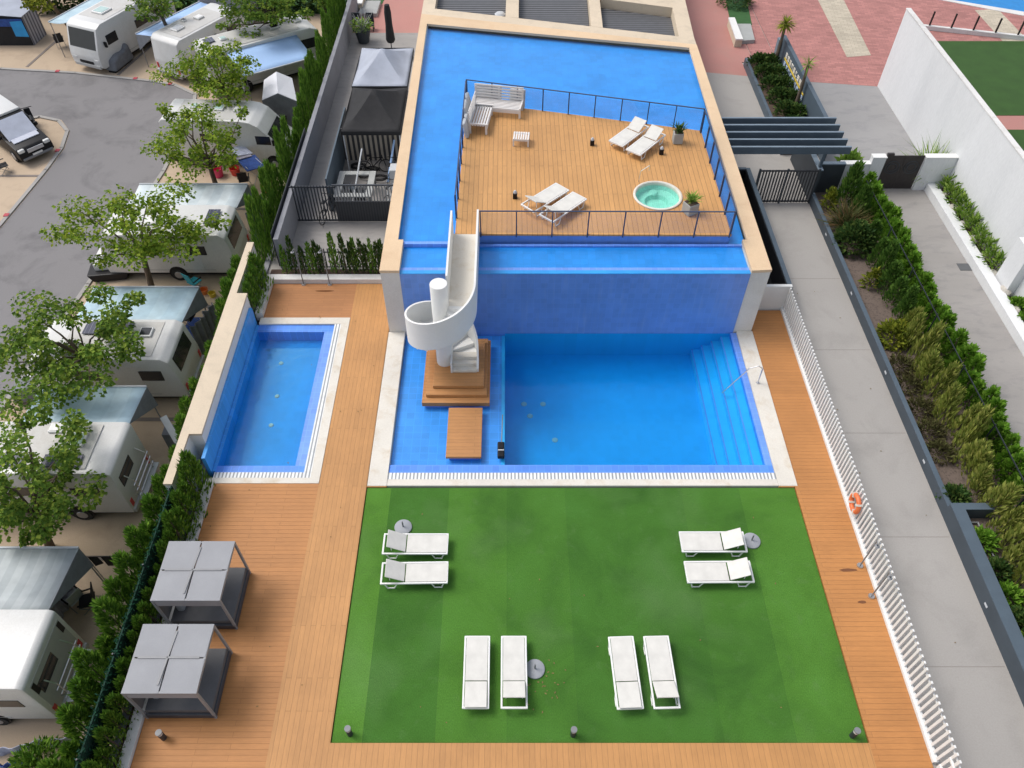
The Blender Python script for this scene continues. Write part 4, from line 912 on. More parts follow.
for i, (u, v) in enumerate(((792, 50), (808, 82), (822, 110), (828, 118))):
    p = at(u, v); bush('small green climber behind the sign wall', (15.75, [42.2, 38.4, 35.6, 34.6][i], 0), .22, 1.0, 130, 'broad', 180+i, nm='climber', cat='plant', grp='climbers behind the sign wall', L=(.14, .3))
def bench(label, pts, h=.5):
    t = thing('stone_bench', label, 'bench'); MB().prism([tuple(at(*a))[:2] for a in pts], 0, h-.08).build('base', 'mattcream', t)
    P_ = [at(*a) for a in pts]; c = sum(P_, Vector())/len(P_)
    MB().prism([tuple(c+(p-c)*1.04)[:2] for p in P_], h-.08, h).build('seat', 'white', t)
bench('cream stone bench at the right side of the pink plaza', ((734, 47), (741, 47), (733, 26), (727, 26)))
bench('cream stone bench on the far left plaza beyond the potted plant', ((356, 11), (363, 11), (368, -8), (360, -8)))
tag(MB().prism([tuple(at(*a))[:2] for a in ((741, 44), (754, 43), (750, 27), (737, 27))], -.02, .2).build('stone_slab', 'potgrey'), 'grey slab block beside the cream bench on the pink plaza', 'block')
bush('dark bush in the plaza turf strip above the bench', tuple(at(735, 4)), 1.1, 1.1, 900, 'shrub', 190)
# garden railing posts far right
t = thing('garden_railing', 'low railing of rusty posts on a pale kerb at the far garden', 'railing')
a, b = Vector((25.2, 47.75, 0)), Vector((33, 45.75, 0)); d = b-a; ang = math.atan2(d.y, d.x)
MB().cbox(((a+b)/2)+Vector((0, 0, .12)), (d.length, .22, .24), ang).build('kerb', 'whitekerb', t)
for k in range(7): MB().cbox(a+d*(.06+k*.155)+Vector((0, 0, .6)), (.09, .09, .95), ang).build('post', 'ironwork', t)

# ================================================================== SERVICE YARD
t = thing('yard_gate', 'dark slatted yard gate with solid panel and open bars', 'gate', (0, 28.55, 0))
for k in range(13): bx((-9.3+k*.135, -.02, .05), (-9.25+k*.135, .02, 1.9)).build('bar', 'dark', t)
for z in (.06, 1.8): bx((-9.4, -.03, z), (-7.4, .03, z+.06)).build('rail', 'dark', t)
t = thing('equipment_enclosure', 'dark slatted enclosure fence around the yard equipment', 'fence', (0, 28.55, 0))
bx((-7.55, -.04, .05), (-4.66, .04, 1.1)).build('front_panel', 'fence_dark', t)
for k in range(22): bx((-7.5+k*.13, -.02, 1.1), (-7.45+k*.13, .02, 1.9)).build('bar', 'greymetal', t)
bx((-7.55, -.04, 1.9), (-4.66, .04, 1.95)).build('rail', 'dark', t)
bx((-8.0, .8, .0), (-7.93, 6.9, 1.7)).build('side_panel', 'slate', t)
bx((-7.9, 4.9, .0), (-4.7, 4.96, 1.7)).build('rear_panel', 'pale_slats', t)
t = thing('work_table', 'pale open work frame with tools inside the enclosure', 'table', (-6.9, 30.2, 0))
for sx in (-1, 1): MB().cbox((sx*.7, 0, .85), (.28, 2.0, .06)).build('top_board', 'potgrey', t)
for sy in (-1, 1): MB().cbox((0, sy*.86, .85), (1.1, .28, .055)).build('cross_board', 'potgrey', t)
for sx in (-1, 1):
    for sy in (-1, 1): MB().cbox((sx*.75, sy*.9, .41), (.08, .08, .82)).build('leg', 'greymetal', t)
q = random.Random(33)
items = [(-7.0, 29.7, 'black'), (-6.7, 30.2, 'dark'), (-7.1, 30.6, 'slate'), (-6.6, 30.7, 'greymetal'), (-6.9, 30.0, 'black')]
for i, (x, y, m) in enumerate(items):
    t = thing('pump', 'dark pump unit inside the pale work frame', 'pump', (x, y, 0), q.uniform(0, 3), 'pumps inside the work frame')
    MB().tube((-.15, 0, .3), (.15, 0, .3), .14, .14, 12).build('motor', m, t); MB().cbox((0, 0, .08), (.4, .25, .16)).build('foot', 'black', t)
    MB().tube((.15, 0, .3), (.24, 0, .55), .04, .04, 8).build('pipe', 'greymetal', t)
def bicycle(label, loc, rz, m):
    t = thing('bicycle', label, 'bicycle', loc, rz, 'bicycles in the service yard')
    for x in (-.52, .52):
        wb = MB(); N = 20
        pts = [(x+.33*math.cos(k*2*math.pi/N), 0, .34+.33*math.sin(k*2*math.pi/N)) for k in range(N+1)]
        wb.path(pts, .022, 5); wh = wb.build('wheel', 'tyre', t)
        sb = MB()
        for k in range(8): sb.tube((x, 0, .34), (x+.32*math.cos(k*.785), 0, .34+.32*math.sin(k*.785)), .006, .006, 4)
        sb.build('spoke', 'greymetal', wh)
    MB().path([(-.52, 0, .34), (-.1, 0, .34), (.38, 0, .8), (-.2, 0, .82), (-.1, 0, .34)], .022, 6).path([(-.52, 0, .34), (-.2, 0, .82)], .018, 6).path([(.52, 0, .34), (.36, 0, .95)], .02, 6).build('frame', m, t)
    MB().cbox((-.22, 0, .95), (.26, .14, .06), bev=.02).build('saddle', 'black', t)
    MB().tube((.34, -.28, 1.0), (.34, .28, 1.0), .018).build('handlebar', 'black', t)
bicycle('dark bicycle leaning at the front of the yard fence', (-8.05, 28.9, 0), R(75), 'dark')
bicycle('black bicycle parked under the striped panel in the enclosure', (-6.3, 32.4, 0), R(8), 'black')
bicycle('blue grey bicycle at the right end of the enclosure', (-5.4, 31.8, 0), R(80), 'slate')
bicycle('bicycle with pale frame near the front of the enclosure', (-5.3, 30.0, 0), R(70), 'cushion')
tag(MB().tube((-7.0, 29.2, .3), (-6.7, 31.9, 1.6), .035).build('leaning_pole', 'cushion'), 'pale pole leaning across the work frame', 'pole')
tag(MB().tube((-5.6, 31.3, .2), (-5.3, 32.8, 1.5), .05).build('leaning_pole', 'awning_blue'), 'pale blue pole leaning at the right end of the enclosure', 'pole')
tag(MB().cbox((0, 0, .55), (.5, .6, 1.1), bev=.03).build('equipment_box', 'cushion', None, (-5.15, 31.2, 0)), 'pale equipment box standing at the right end of the enclosure', 'box')
tag(MB().cbox((0, 0, .2), (.55, .7, .4), bev=.03).build('equipment_box', 'greymetal', None, (-5.0, 27.9, 0)), 'grey box beside the terrace wall in front of the yard fence', 'box')
q = random.Random(3)
for i in range(6):
    mb = MB(); pts = [(.35*math.cos(k*.5)*(1+.1*math.sin(k)), .22*math.sin(k*.5), .05+k*.006) for k in range(26)]; mb.path(pts, .03, 5)
    tag(mb.build('coiled_hose', 'black', None, (-7.2+q.uniform(0, 1.9), 32.2+q.uniform(-.5, .8), 0)), 'black coiled hose on the enclosure floor', 'hose', 'coiled hoses in the enclosure')
def gazebo(label, x0, x1, y0, y1, zt, zp, roof, m2=None):
    t = thing('gazebo', label, 'gazebo', ((x0+x1)/2, (y0+y1)/2, 0)); W, Dp = (x1-x0)/2, (y1-y0)/2
    mb = MB(); N = 8
    def pt(side, f, s):   # f along edge -1..1, s 0 eave..1 peak ; concave sag
        e = {0: (f*W, -Dp), 1: (W, f*Dp), 2: (-f*W, Dp), 3: (-W, -f*Dp)}[side]
        return (e[0]*(1-s), e[1]*(1-s), zt+(zp-zt)*(s**1.5)-.10*(1-abs(f))*math.sin(math.pi*min(1, s+.25))*.9)
    for side in range(4):
        grid = [[mb.b.verts.new(pt(side, -1+2*i/N, j/N*.985)) for i in range(N+1)] for j in range(N+1)]
        for j in range(N):
            for i in range(N): mb.b.faces.new((grid[j][i], grid[j][i+1], grid[j+1][i+1], grid[j+1][i]))
    bmesh.ops.remove_doubles(mb.b, verts=mb.b.verts, dist=.004)
    o = mb.build('canopy', roof, t, smooth=True); sm = o.modifiers.new('thickness', 'SOLIDIFY'); sm.thickness = .012
    mb = MB()
    for sy in (-1, 1): mb.cbox((0, sy*(Dp+.01), zt-.1), (2*W, .015, .2))
    for sx in (-1, 1): mb.cbox((sx*(W+.01), 0, zt-.1), (.015, 2*Dp, .2))
    mb.build('valance', m2 or roof, t)
    for sx in (-1, 1):
        for sy in (-1, 1): MB().cbox((sx*(W-.05), sy*(Dp-.05), (zt-.04)/2), (.05, .05, zt-.04)).build('leg', 'cushion', t)
gazebo('pale grey pop-up gazebo canopy beside the terrace wall, the farther one', -7.68, -4.95, 36.55, 40.6, 2.2, 3.15, 'tentgrey', 'blackcloth')
gazebo('black pop-up gazebo canopy in front of the pale one', -7.62, -4.92, 32.4, 36.4, 2.2, 3.2, 'blackcloth')
p = at(392, 52); t = thing('closed_parasol', 'closed black parasol standing behind the pale gazebo', 'parasol', (p.x, p.y, 0))
MB().lathe([(0, 2.75), (.14, 2.7), (.2, 2.3), (.2, 1.6), (.27, .75), (.2, .6), (.05, .62)], 12).build('canopy', 'blackcloth', t, smooth=True)
MB().tube((0, 0, 0), (0, 0, .8), .03).build('pole', 'dark', t); MB().lathe([(0, .08), (.3, .06), (.3, 0)], 16).build('foot', 'dark', t)
p = at(364, 42); t = thing('big_plant_pot', 'big dark pot with bare branches and pale flowers at the plaza edge', 'plant pot', (p.x, p.y, 0))
MB().lathe([(0, .02), (.32, .02), (.48, .75), (.42, .75), (.4, .68), (0, .68)], 20).build('pot', 'slate_dark', t, smooth=True)
q = random.Random(66); mb = MB()
for k in range(14):
    a = q.uniform(0, 6.28); e = (math.cos(a)*q.uniform(.3, .9), math.sin(a)*q.uniform(.3, .9), q.uniform(1.2, 1.9)); mb.path([(0, 0, .65), (e[0]*.4, e[1]*.4, 1.1), e], .018, 5)
mb.build('branch', 'potgrey', t); mb = MB()
for k in range(260):
    a = q.uniform(0, 6.28); rr = q.uniform(0, .6); mb.leaf(Vector((math.cos(a)*rr, math.sin(a)*rr, q.uniform(.68, 1.2))), Vector((math.cos(a), math.sin(a), .5)), Vector((0, 0, 1)), .2, .09)
mb.build('foliage', 'broad', t)
for i, (u, v) in enumerate(((357, 30), (371, 30))): tag(MB().cbox((0, 0, .35), (.45, .45, .06)).cbox((0, .2, .65), (.45, .05, .6)).cbox((-.18, -.18, .16), (.05, .05, .32)).cbox((.18, -.18, .16), (.05, .05, .32)).cbox((-.18, .18, .16), (.05, .05, .32)).cbox((.18, .18, .16), (.05, .05, .32)).build('terrace_chair', 'dark', None, at(u, v)), 'dark chair half hidden by the big pot, '+('left of it', 'right of it')[i], 'chair', 'dark chairs behind the big pot')

# ================================================================== CAMP VEHICLES
def panel_on(mb, p0, p1, y0, y1, off=.012, th=.02, f0=0., f1=1.):
    """slab lying on a profile edge p0->p1 (x, z), spanning y0..y1"""
    a = Vector((p0[0], 0, p0[1])); b = Vector((p1[0], 0, p1[1])); d = b-a; n = Vector((d.z, 0, -d.x)).normalized()
    if n.z < 0 and abs(n.z) > .05: n = -n
    A = a+d*f0; B = a+d*f1; vs_ = []
    for o in (off, off-th):
        for p, y in ((A, y0), (A, y1), (B, y1), (B, y0)): vs_.append(mb.b.verts.new((p.x+n.x*o, y, p.z+n.z*o)))
    for f in ((0, 1, 2, 3), (7, 6, 5, 4), (0, 4, 5, 1), (1, 5, 6, 2), (2, 6, 7, 3), (3, 7, 4, 0)): mb.b.faces.new([vs_[i] for i in f])
def wheel(t, x, y, r=.34, w=.22):
    wb = MB().tube((x, y-w/2, r), (x, y+w/2, r), r, r, 22); o = wb.build('wheel', 'tyre', t, smooth=True)
    s = 1 if y > 0 else -1
    MB().tube((x, y+s*(w/2-.02), r), (x, y+s*(w/2+.012), r), r*.62, r*.55, 16).build('rim', 'rim', o)
def motorhome(label, loc, rz, kind, L, W=2.25, hatches=(), solar=(), awn=None, rack=False, wins=(), roofm='rv_roof', cat='motorhome', back_window=True):
    nm = {'caravan': 'caravan'}.get(kind, 'motorhome'); t = thing(nm, label, nm, loc, rz, 'motorhomes and caravans on the camp pitches')
    h = L/2
    if kind == 'integrated':
        pr = [(-h, .42), (-h, 2.75), (-h+.15, 2.86), (h-1.0, 2.9), (h-.55, 2.72), (h-.1, 1.5), (h, 1.05), (h-.02, .5), (h-.2, .38)]; top = 2.9; ws = ((h-.55, 2.72), (h-.1, 1.5))
    elif kind == 'semi':
        pr = [(-h, .42), (-h, 2.62), (-h+.2, 2.78), (h-2.4, 2.82), (h-1.9, 2.74), (h-1.5, 2.52), (h-1.15, 2.12), (h-.55, 1.38), (h-.15, 1.12), (h, .9), (h, .45), (h-.15, .38)]; top = 2.82; ws = ((h-1.15, 2.12), (h-.55, 1.38))
    else:
        pr = [(-h, .42), (-h+.02, 1.2), (-h+.22, 2.42), (-h+.5, 2.62), (h-.75, 2.64), (h-.35, 2.45), (h-.03, 1.35), (h, .9), (h-.1, .42)]; top = 2.64; ws = ((h-.35, 2.45), (h-.03, 1.35))
    MB().extrude_profile(pr, -W/2, W/2, .07).build('body', 'rv', t, smooth=True)
    MB().cbox((-.2, 0, .36), (L-.7, W-.18, .16)).build('chassis', 'black', t)
    if roofm: MB().cbox((-.35 if kind != 'semi' else -.9, 0, top-.002 if kind != 'caravan' else top-.004), (L-2.4 if kind != 'semi' else L-3.4, W-.36, .02), bev=.006).build('roof_skin', roofm, t)
    mb = MB(); panel_on(mb, ws[0], ws[1], -W/2+.16, W/2-.16, .015, .03, .1, .95); mb.build('windscreen' if kind != 'caravan' else 'front_window', 'window', t)
    if back_window:
        if kind == 'caravan':
            mb = MB(); panel_on(mb, (-h+.22, 2.42), (-h+.02, 1.2), -W/2+.35, W/2-.35, -.015 if 0 else .015, .03, .1, .7); mb.build('rear_window', 'window', t)
        else: MB().cbox((-h-.005, .35, 1.95), (.03, 1.0, .55), bev=.01).build('rear_window', 'window', t)
    for (x, z, wl, hl) in wins:
        for s in (-1, 1): MB().cbox((x, s*(W/2+.002), z), (wl, .03, hl), bev=.012).build('side_window', 'window', t)
    for (x, y, sx, sy, m) in hatches:
        hb = MB().cbox((x, y, top+.06), (sx, sy, .1), bev=.025).build('roof_hatch', 'whitehatch', t)
        MB().cbox((x, y, top+.118), (sx*.78, sy*.78, .016)).build('hatch_lid', m, hb)
    for (x, y, sx, sy) in solar: MB().cbox((x, y, top+.07), (sx, sy, .035)).build('solar_panel', 'solar', t)
    for s in (-1, 1):
        MB().cbox((-.3, s*(W/2+.003), .62), (L*.55, .015, .03)).build('side_trim', 'rv_grey', t)
        if kind == 'caravan':
            MB().tube((-.2, s*(W/2-.02), .4), (-.2, s*(W/2+.012), .4), .42, .42, 20).build('wheel_arch', 'black', t); wheel(t, -.2, s*(W/2-.06))
        else:
            for x in (h-1.0, -h+1.9):
                MB().tube((x, s*(W/2-.02), .42), (x, s*(W/2+.01), .42), .44, .44, 20).build('wheel_arch', 'black', t); wheel(t, x, s*(W/2-.07))
        MB().cbox((-h-.004, s*(W/2-.2), .85), (.03, .16, .34), bev=.01).build('tail_light', 'red', t)
        if kind != 'caravan': MB().cbox((h-.01, s*(W/2-.32), .92), (.05, .4, .16), bev=.02).build('headlight', 'lamp', t)
        MB().cbox((-1.2 if s > 0 else .4, s*(W/2+.004), 1.35), (.62, .012, 1.75)).build('door', 'rv', t)
    MB().cbox((-h-.03, 0, .5), (.12, W-.1, .2), bev=.03).build('rear_bumper', 'rv_grey', t)
    if kind != 'caravan':
        MB().cbox((h-.03, 0, .5), (.14, W-.3, .22), bev=.04).build('front_bumper', 'rv_grey', t); MB().cbox((h+.005, 0, .72), (.04, 1.1, .16)).build('grille', 'black', t)
        for s in (-1, 1): MB().cbox((h-.75, s*(W/2+.14), 1.75), (.12, .2, .34), bev=.03).build('mirror', 'black', t)
    else:
        MB().path([(h-.1, -.7, .42), (h+1.1, 0, .42)], .05, 6).path([(h-.1, .7, .42), (h+1.1, 0, .42)], .05, 6).build('drawbar', 'greymetal', t)
        MB().cbox((h+.35, 0, .72), (.6, 1.2, .5), bev=.1).build('gas_locker', 'rv', t, smooth=True)
    if rack and not roofm:
        MB().cbox((-h-.004, 0, 1.55), (.014, W-.34, 1.9), bev=.004).build('rear_panel', 'rv_grey', t)
        for s in (-1, 1): MB().cbox((-h-.012, s*(W/2-.26), 2.2), (.016, .16, .5)).build('rear_lamp', 'black', t)
    if rack:
        rb = MB()
        for z in (1.0, 1.3, 1.6): rb.tube((-h-.28, -.75, z), (-h-.28, .75, z), .025, .025, 6)
        for y in (-.6, .6): rb.path([(-h, y, .8), (-h-.3, y, .85), (-h-.28, y, 1.75), (-h, y, 2.0)], .022, 6)
        rk = rb.build('bike_rack', 'steel', t)
        MB().cbox((-h-.34, 0, .82), (.2, 1.6, .05)).build('rack_tray', 'cushion', rk)
    if awn:
        s, x0, x1, out, m, drop = awn; y0 = s*W/2; y1 = s*(W/2+out); z0 = top-.2; z1 = z0-drop
        n = 8; mb = MB(); g = []
        for i in range(n+1):
            fx = i/n; row = []
            for j in range(5):
                fy = j/4; row.append(mb.b.verts.new((x0+(x1-x0)*fx, y0+(y1-y0)*fy, z0+(z1-z0)*fy-.10*math.sin(math.pi*fy)*(1+.35*math.sin(fx*9)))))
            g.append(row)
        for i in range(n):
            for j in range(4): mb.b.faces.new((g[i][j], g[i+1][j], g[i+1][j+1], g[i][j+1]))
        a = mb.build('awning', m, t, smooth=True); md = a.modifiers.new('thickness', 'SOLIDIFY'); md.thickness = .015
        for x in (x0+.1, x1-.1): MB().tube((x, y1, 0), (x, y1, z1), .025, .025, 8).build('support_pole', 'greymetal', a)
        sg = MB(); sg.face([(x0, y0, z0-.02), (x0, y1, z1-.02), (x0-.15, y1-s*.1, z1-.95)]); sd = sg.build('awning_side', 'tarp', a); sd.modifiers.new('thickness', 'SOLIDIFY').thickness = .012
        MB().cbox(((x0+x1)/2, y1, z1+.01), (abs(x1-x0), .06, .07)).build('front_bar', 'cushion', a)
    return t
motorhome('white motorhome nearest to the camera at the left edge with plain roof and bike rack', (-16.95, 9.0, G), R(180), 'integrated', 7.2, 2.35, awn=(-1, -3.35, 3.0, 2.25, 'awning_grey', .25), rack=True, wins=((-2.7, 1.75, .8, .5), (-.8, 1.8, .9, .5)), roofm=None)
motorhome('white motorhome with skylights on the roof and rear bike rack, beside the small pool wall', (-16.85, 16.1, G), R(180), 'integrated', 7.0, 2.25,
    hatches=((-2.0, -.25, .55, .6, 'acrylic'), (-1.1, -.75, .5, .4, 'whitehatch'), (1.2, -.1, .5, .55, 'acrylic')), solar=((-1.8, .65, 1.3, .5), (.2, .6, 1.3, .5)), awn=(-1, -3.4, .6, 1.9, 'awning', .15), rack=True, wins=((-2.3, 1.75, 1.0, .5), (-.2, 1.8, .9, .5)))
motorhome('white caravan under the second tree with solar panels and tilted roof window', (-15.85, 21.55, G), R(180), 'caravan', 6.0, 2.25,
    hatches=((-1.6, -.3, .5, .5, 'window'),), solar=((-.5, -.55, .9, .7), (.45, -.55, .9, .7)), awn=(-1, -2.7, 1.8, 2.4, 'awning', .25), wins=((-1.9, 1.7, .9, .55), (.6, 1.7, 1.0, .55)))
motorhome('white caravan with a solar panel near its dark rear window, behind the third tree', (-15.6, 29.2, G), R(180), 'caravan', 6.2, 2.3,
    hatches=((.6, .2, .5, .5, 'whitehatch'),), solar=((-2.1, -.1, .55, 1.1),), awn=(-1, -2.9, 2.4, 2.2, 'awning_white', .2), wins=((-1.4, 1.75, .9, .5), (1.0, 1.7, 1.0, .5)), roofm=None)
motorhome('white campervan with its cab facing the hedge under the fourth tree', (-15.0, 38.5, G), R(-4), 'semi', 6.8, 2.2,
    hatches=((-.4, .1, .5, .5, 'acrylic'), (.7, .0, .5, .45, 'whitehatch'), (-1.8, .2, .4, .4, 'acrylic')), wins=((2.05, 1.75, .8, .5), (-.9, 1.8, .9, .45)))
a, b = at(200, 40, -.2), at(275, 21, -.2); ang3 = math.atan2(b.y-a.y, b.x-a.x); nrm = Vector((math.sin(ang3), -math.cos(ang3), 0)); c = a+(b-a)*.70+nrm*1.1
motorhome('rounded white motorhome with a blue awning at its near side', (c.x, c.y, G), ang3, 'integrated', 7.6, 2.35,
    hatches=((1.0, .1, .6, .6, 'window'), (-.3, .1, .6, .55, 'whitehatch'), (-2.2, .2, .4, .4, 'acrylic'), (2.5, .1, .45, .45, 'cushion')), solar=((-3.0, .4, .6, .6),), awn=(-1, -2.5, 1.9, 2.6, 'awning_blue', .35), wins=((2.6, 2.0, 1.3, .6), (-1.2, 1.8, 1., .45)))
# caravan with its rear to the road
p0, p1 = at(147, 33, -.25), at(212, 0, -.25); ang2 = math.atan2(p1.y-p0.y, p1.x-p0.x); nrm = Vector((math.sin(ang2), -math.cos(ang2), 0)); dr = Vector((math.cos(ang2), math.sin(ang2), 0)); c = p0+dr*3.0+nrm*1.1
motorhome('cream white caravan turned with its red-lit rear to the road, under a blue awning', (c.x, c.y, G), ang2, 'caravan', 6.2, 2.25,
    hatches=((-1.5, .1, .7, .6, 'cushion'), (.3, .1, .5, .5, 'whitehatch'), (-.5, .6, .3, .3, 'window')), awn=(1, -2.7, 2.8, 1.6, 'awning_blue', .25), wins=((-.2, 1.7, 1.0, .5), (1.6, 1.7, .8, .5)), back_window=False)
p0, p1 = at(62, 24, -.3), at(96, 32, -.3); angf = math.atan2(p1.y-p0.y, p1.x-p0.x)+R(90); dr = Vector((math.cos(angf), math.sin(angf), 0)); c = (p0+p1)/2+dr*3.3
motorhome('white integrated motorhome facing the road with a wide dark windscreen and roof hatch', (c.x, c.y, G), angf+math.pi, 'integrated', 7.4, 2.4,
    hatches=((1.2, .0, .9, .9, 'acrylic'),), awn=(-1, -1.4, 2.9, 1.9, 'awning', .35), wins=((2.2, 1.85, .9, .6), (-.6, 1.8, 1.3, .5)))
# dark van on the island
pa, pb = at(52, 152, G), at(30, 168, G); ax = Vector((-2.5, 2.15, 0)).normalized(); c = (pa+pb)/2+ax*2.35
t = thing('van', 'black van with white roof and silver windscreen cover on the road island', 'van', (c.x, c.y, G), math.atan2(-ax.y, -ax.x))
MB().extrude_profile([(-2.4, .35), (-2.4, 1.2), (1.2, 1.15), (2.2, .95), (2.42, .75), (2.42, .35)], -.95, .95, .07).build('body', 'black', t, smooth=True)
MB().extrude_profile([(-2.38, 1.15), (-2.3, 1.85), (-2.15, 1.98), (.2, 1.98), (.45, 1.9), (1.3, 1.18)], -.86, .86, .08).build('cabin', 'black', t, smooth=True)
MB().cbox((-1.0, 0, 2.03), (2.5, 1.6, .14), bev=.05).build('roof', 'rv', t, smooth=True)
mb = MB(); panel_on(mb, (.45, 1.9), (1.42, 1.12), -.8, .8, .03, .05, .0, 1.0); mb.build('windscreen_cover', 'silvershade', t)
mb = MB(); panel_on(mb, (1.42, 1.14), (1.95, 1.0), -.72, .72, .04, .06, 0, .6); mb.build('bonnet_cover', 'silvershade', t)
for s in (-1, 1):
    MB().cbox((-.5, s*.875, 1.55), (2.6, .03, .45), bev=.01).build('side_window', 'window', t)
    MB().cbox((2.3, s*.72, .85), (.2, .34, .2), bev=.05).build('headlight', 'lamp', t); MB().cbox((.9, s*1.02, 1.25), (.14, .2, .2), bev=.04).build('mirror', 'black', t)
    for x in (1.5, -1.5): wheel(t, x, s*.88, .34, .2)
MB().cbox((2.43, 0, .78), (.03, .9, .2)).build('grille', 'steel', t); MB().cbox((2.44, 0, .5), (.03, .55, .12)).build('number_plate', 'lounger', t); MB().cbox((2.42, 0, .4), (.1, 1.7, .14), bev=.03).build('bumper', 'greymetal', t)
def scooter(label, loc, rz, m='black', cover=False):
    t = thing('covered_scooter' if cover else 'scooter', label, 'scooter', loc, rz)
    if cover:
        MB().extrude_profile([(-1.0, .1), (-.85, .75), (-.3, .95), (.35, .9), (.7, 1.25), (.9, 1.05), (1.05, .1)], -.42, .42, .16, 3).build('cover', 'tarp', t, smooth=True); MB().cbox((0, 0, .06), (1.9, .5, .1)).build('stand', 'black', t); return
    for x in (-.6, .6): MB().tube((x, -.07, .26), (x, .07, .26), .26, .26, 16).build('wheel', 'tyre', t)
    MB().extrude_profile([(-.75, .45), (-.7, .75), (-.1, .78), (0, .4), (.35, .38), (.5, 1.0), (.62, .98), (.5, .28), (-.3, .28)], -.17, .17, .05).build('body', m, t, smooth=True)
    MB().cbox((-.4, 0, .82), (.65, .26, .1), bev=.04).build('seat', 'black', t); MB().tube((.5, -.32, 1.05), (.5, .32, 1.05), .02).build('handlebar', 'black', t)
p = at(35, 128, G); scooter('dark scooter parked behind the black van', (p.x, p.y, G), R(120))
p = at(121, 66, G); scooter('grey tarpaulin covered scooter beside the road-facing motorhome', (p.x, p.y, G), R(75), cover=True)
p = at(43, 396, G); scooter('grey covered scooter at the hitch of the caravan under the second tree', (p.x, p.y, G), R(10), cover=True)
p = at(113, 275, G); t = thing('garden_tub', 'black plastic trolley tub with a white box beside the third tree', 'trolley', (p.x, p.y, G), R(8))
MB().extrude_profile([(-.95, .45), (-.75, .05), (.75, .05), (.95, .45)], -.5, .5, .06).build('tub', 'black', t); MB().cbox((-.2, .15, .6), (.9, .6, .45), bev=.1).build('box', 'rv', t, smooth=True)
# tents
def tent(label, pts, zt, zr, m, side, facing):
    """ridge tent: four eave corners and a ridge between the two end midpoints"""
    t = thing('tent', label, 'tent'); P_ = [Vector((p.x, p.y, zt)) for p in pts]; ra = (P_[0]+P_[1])/2; rb = (P_[2]+P_[3])/2; ra.z = rb.z = zr
    MB().slab([P_[0], ra, rb, P_[3]], .03).slab([ra, P_[1], P_[2], rb], .03).build('roof', m, t)
    for a, b, r in ((P_[0], P_[1], ra), (P_[3], P_[2], rb)):
        MB().slab([a, b, Vector((b.x, b.y, zt-.02)), Vector((a.x, a.y, zt-.02))], .01) if 0 else None
        g = MB(); v = [g.b.verts.new(x) for x in (Vector((a.x, a.y, G)), Vector((b.x, b.y, G)), b-Vector((0, 0, .03)), r-Vector((0, 0, .03)), a-Vector((0, 0, .03)))]; g.b.faces.new(v)
        o = g.build('end_panel', side, t); o.modifiers.new('thickness', 'SOLIDIFY').thickness = .02
    for a, b in ((P_[1], P_[2]), (P_[0], P_[3])):
        g = MB(); g.face([Vector((a.x, a.y, G)), Vector((b.x, b.y, G)), b-Vector((0, 0, .03)), a-Vector((0, 0, .03))]); o = g.build('side_panel', 'stripes' if side == 'blackcloth' else side, t); o.modifiers.new('thickness', 'SOLIDIFY').thickness = .02
tent('small white ridge tent with dark grey end between the campervan and the blue awning', [at(262, 100, -.9), at(297, 101, -.9), at(292, 78, -.9), at(264, 80, -.9)], -.9, -.45, 'tentwhite', 'tarp', 0)
tent('grey roofed awning tent with dark front at the far left corner', [at(-40, 17, -1.1), at(21, 17, -1.1), at(34, 6, -1.1), at(-20, -14, -1.1)], -1.1, -.95, 'tentgrey', 'blackcloth', 0)
p, q_ = at(-12, 19, -1.16), at(21, 19, -1.16)
tag(MB().slab([p, q_, q_+Vector((0, -.05, -.45)), p+Vector((0, -.05, -.45))], .03).build('tent_valance', 'denim'), 'dark blue cloth band under the roof edge of the far left tent', 'cloth')
p, q_ = at(10, 21, -1.2), at(22, 20, -1.2)
tag(MB().slab([p+Vector((0, -.12, 0)), q_+Vector((0, -.12, 0)), q_+Vector((.15, -.3, -.95)), p+Vector((.1, -.3, -.85))], .03).build('tent_flap', 'tentblue'), 'bright blue cloth flap at the front of the far left tent', 'cloth')
def cloth_screen(label, a, b, h, m, name='windbreak', fold=.12):
    mb = MB(); d = b-a; n = 26; sd = Vector((-d.y, d.x, 0)).normalized(); lo, hi = [], []
    for k in range(n+1):
        p = a+d*k/n+sd*fold*math.sin(k*1.3); lo.append(mb.b.verts.new(p)); hi.append(mb.b.verts.new(p+Vector((0, 0, h*(1+.03*math.sin(k*.9))))+sd*.04*math.sin(k*.5)))
    for k in range(n): mb.b.faces.new((lo[k], lo[k+1], hi[k+1], hi[k]))
    o = mb.build(name, m); o.modifiers.new('thickness', 'SOLIDIFY').thickness = .02; tag(o, label, 'windbreak'); return o
cloth_screen('lilac cloth screen hanging at the end of the grey awning of the nearest motorhome', at(53, 630, G), at(80, 590, G), 1.5, 'lilac', fold=.05)
cloth_screen('rolled blue and white patterned windbreak lying at the bottom left', at(-10, 757, G), at(80, 740, G), .5, 'towel', fold=.03)
cloth_screen('dark blue cloth roll beside the patterned windbreak at the bottom left', at(-10, 768, G), at(40, 762, G), .25, 'denim', fold=.05)
cloth_screen('grey cloth side panel of the awning behind the dark rear window', Vector((-12.4, 30.5, G)), Vector((-12.0, 32.6, G)), 1.9, 'tarp', fold=.08)
cloth_screen('dark grey cloth below the pale awning next to the second tree', Vector((-13.1, 23.0, G)), Vector((-12.6, 24.7, G)), 1.7, 'tarp', fold=.08)
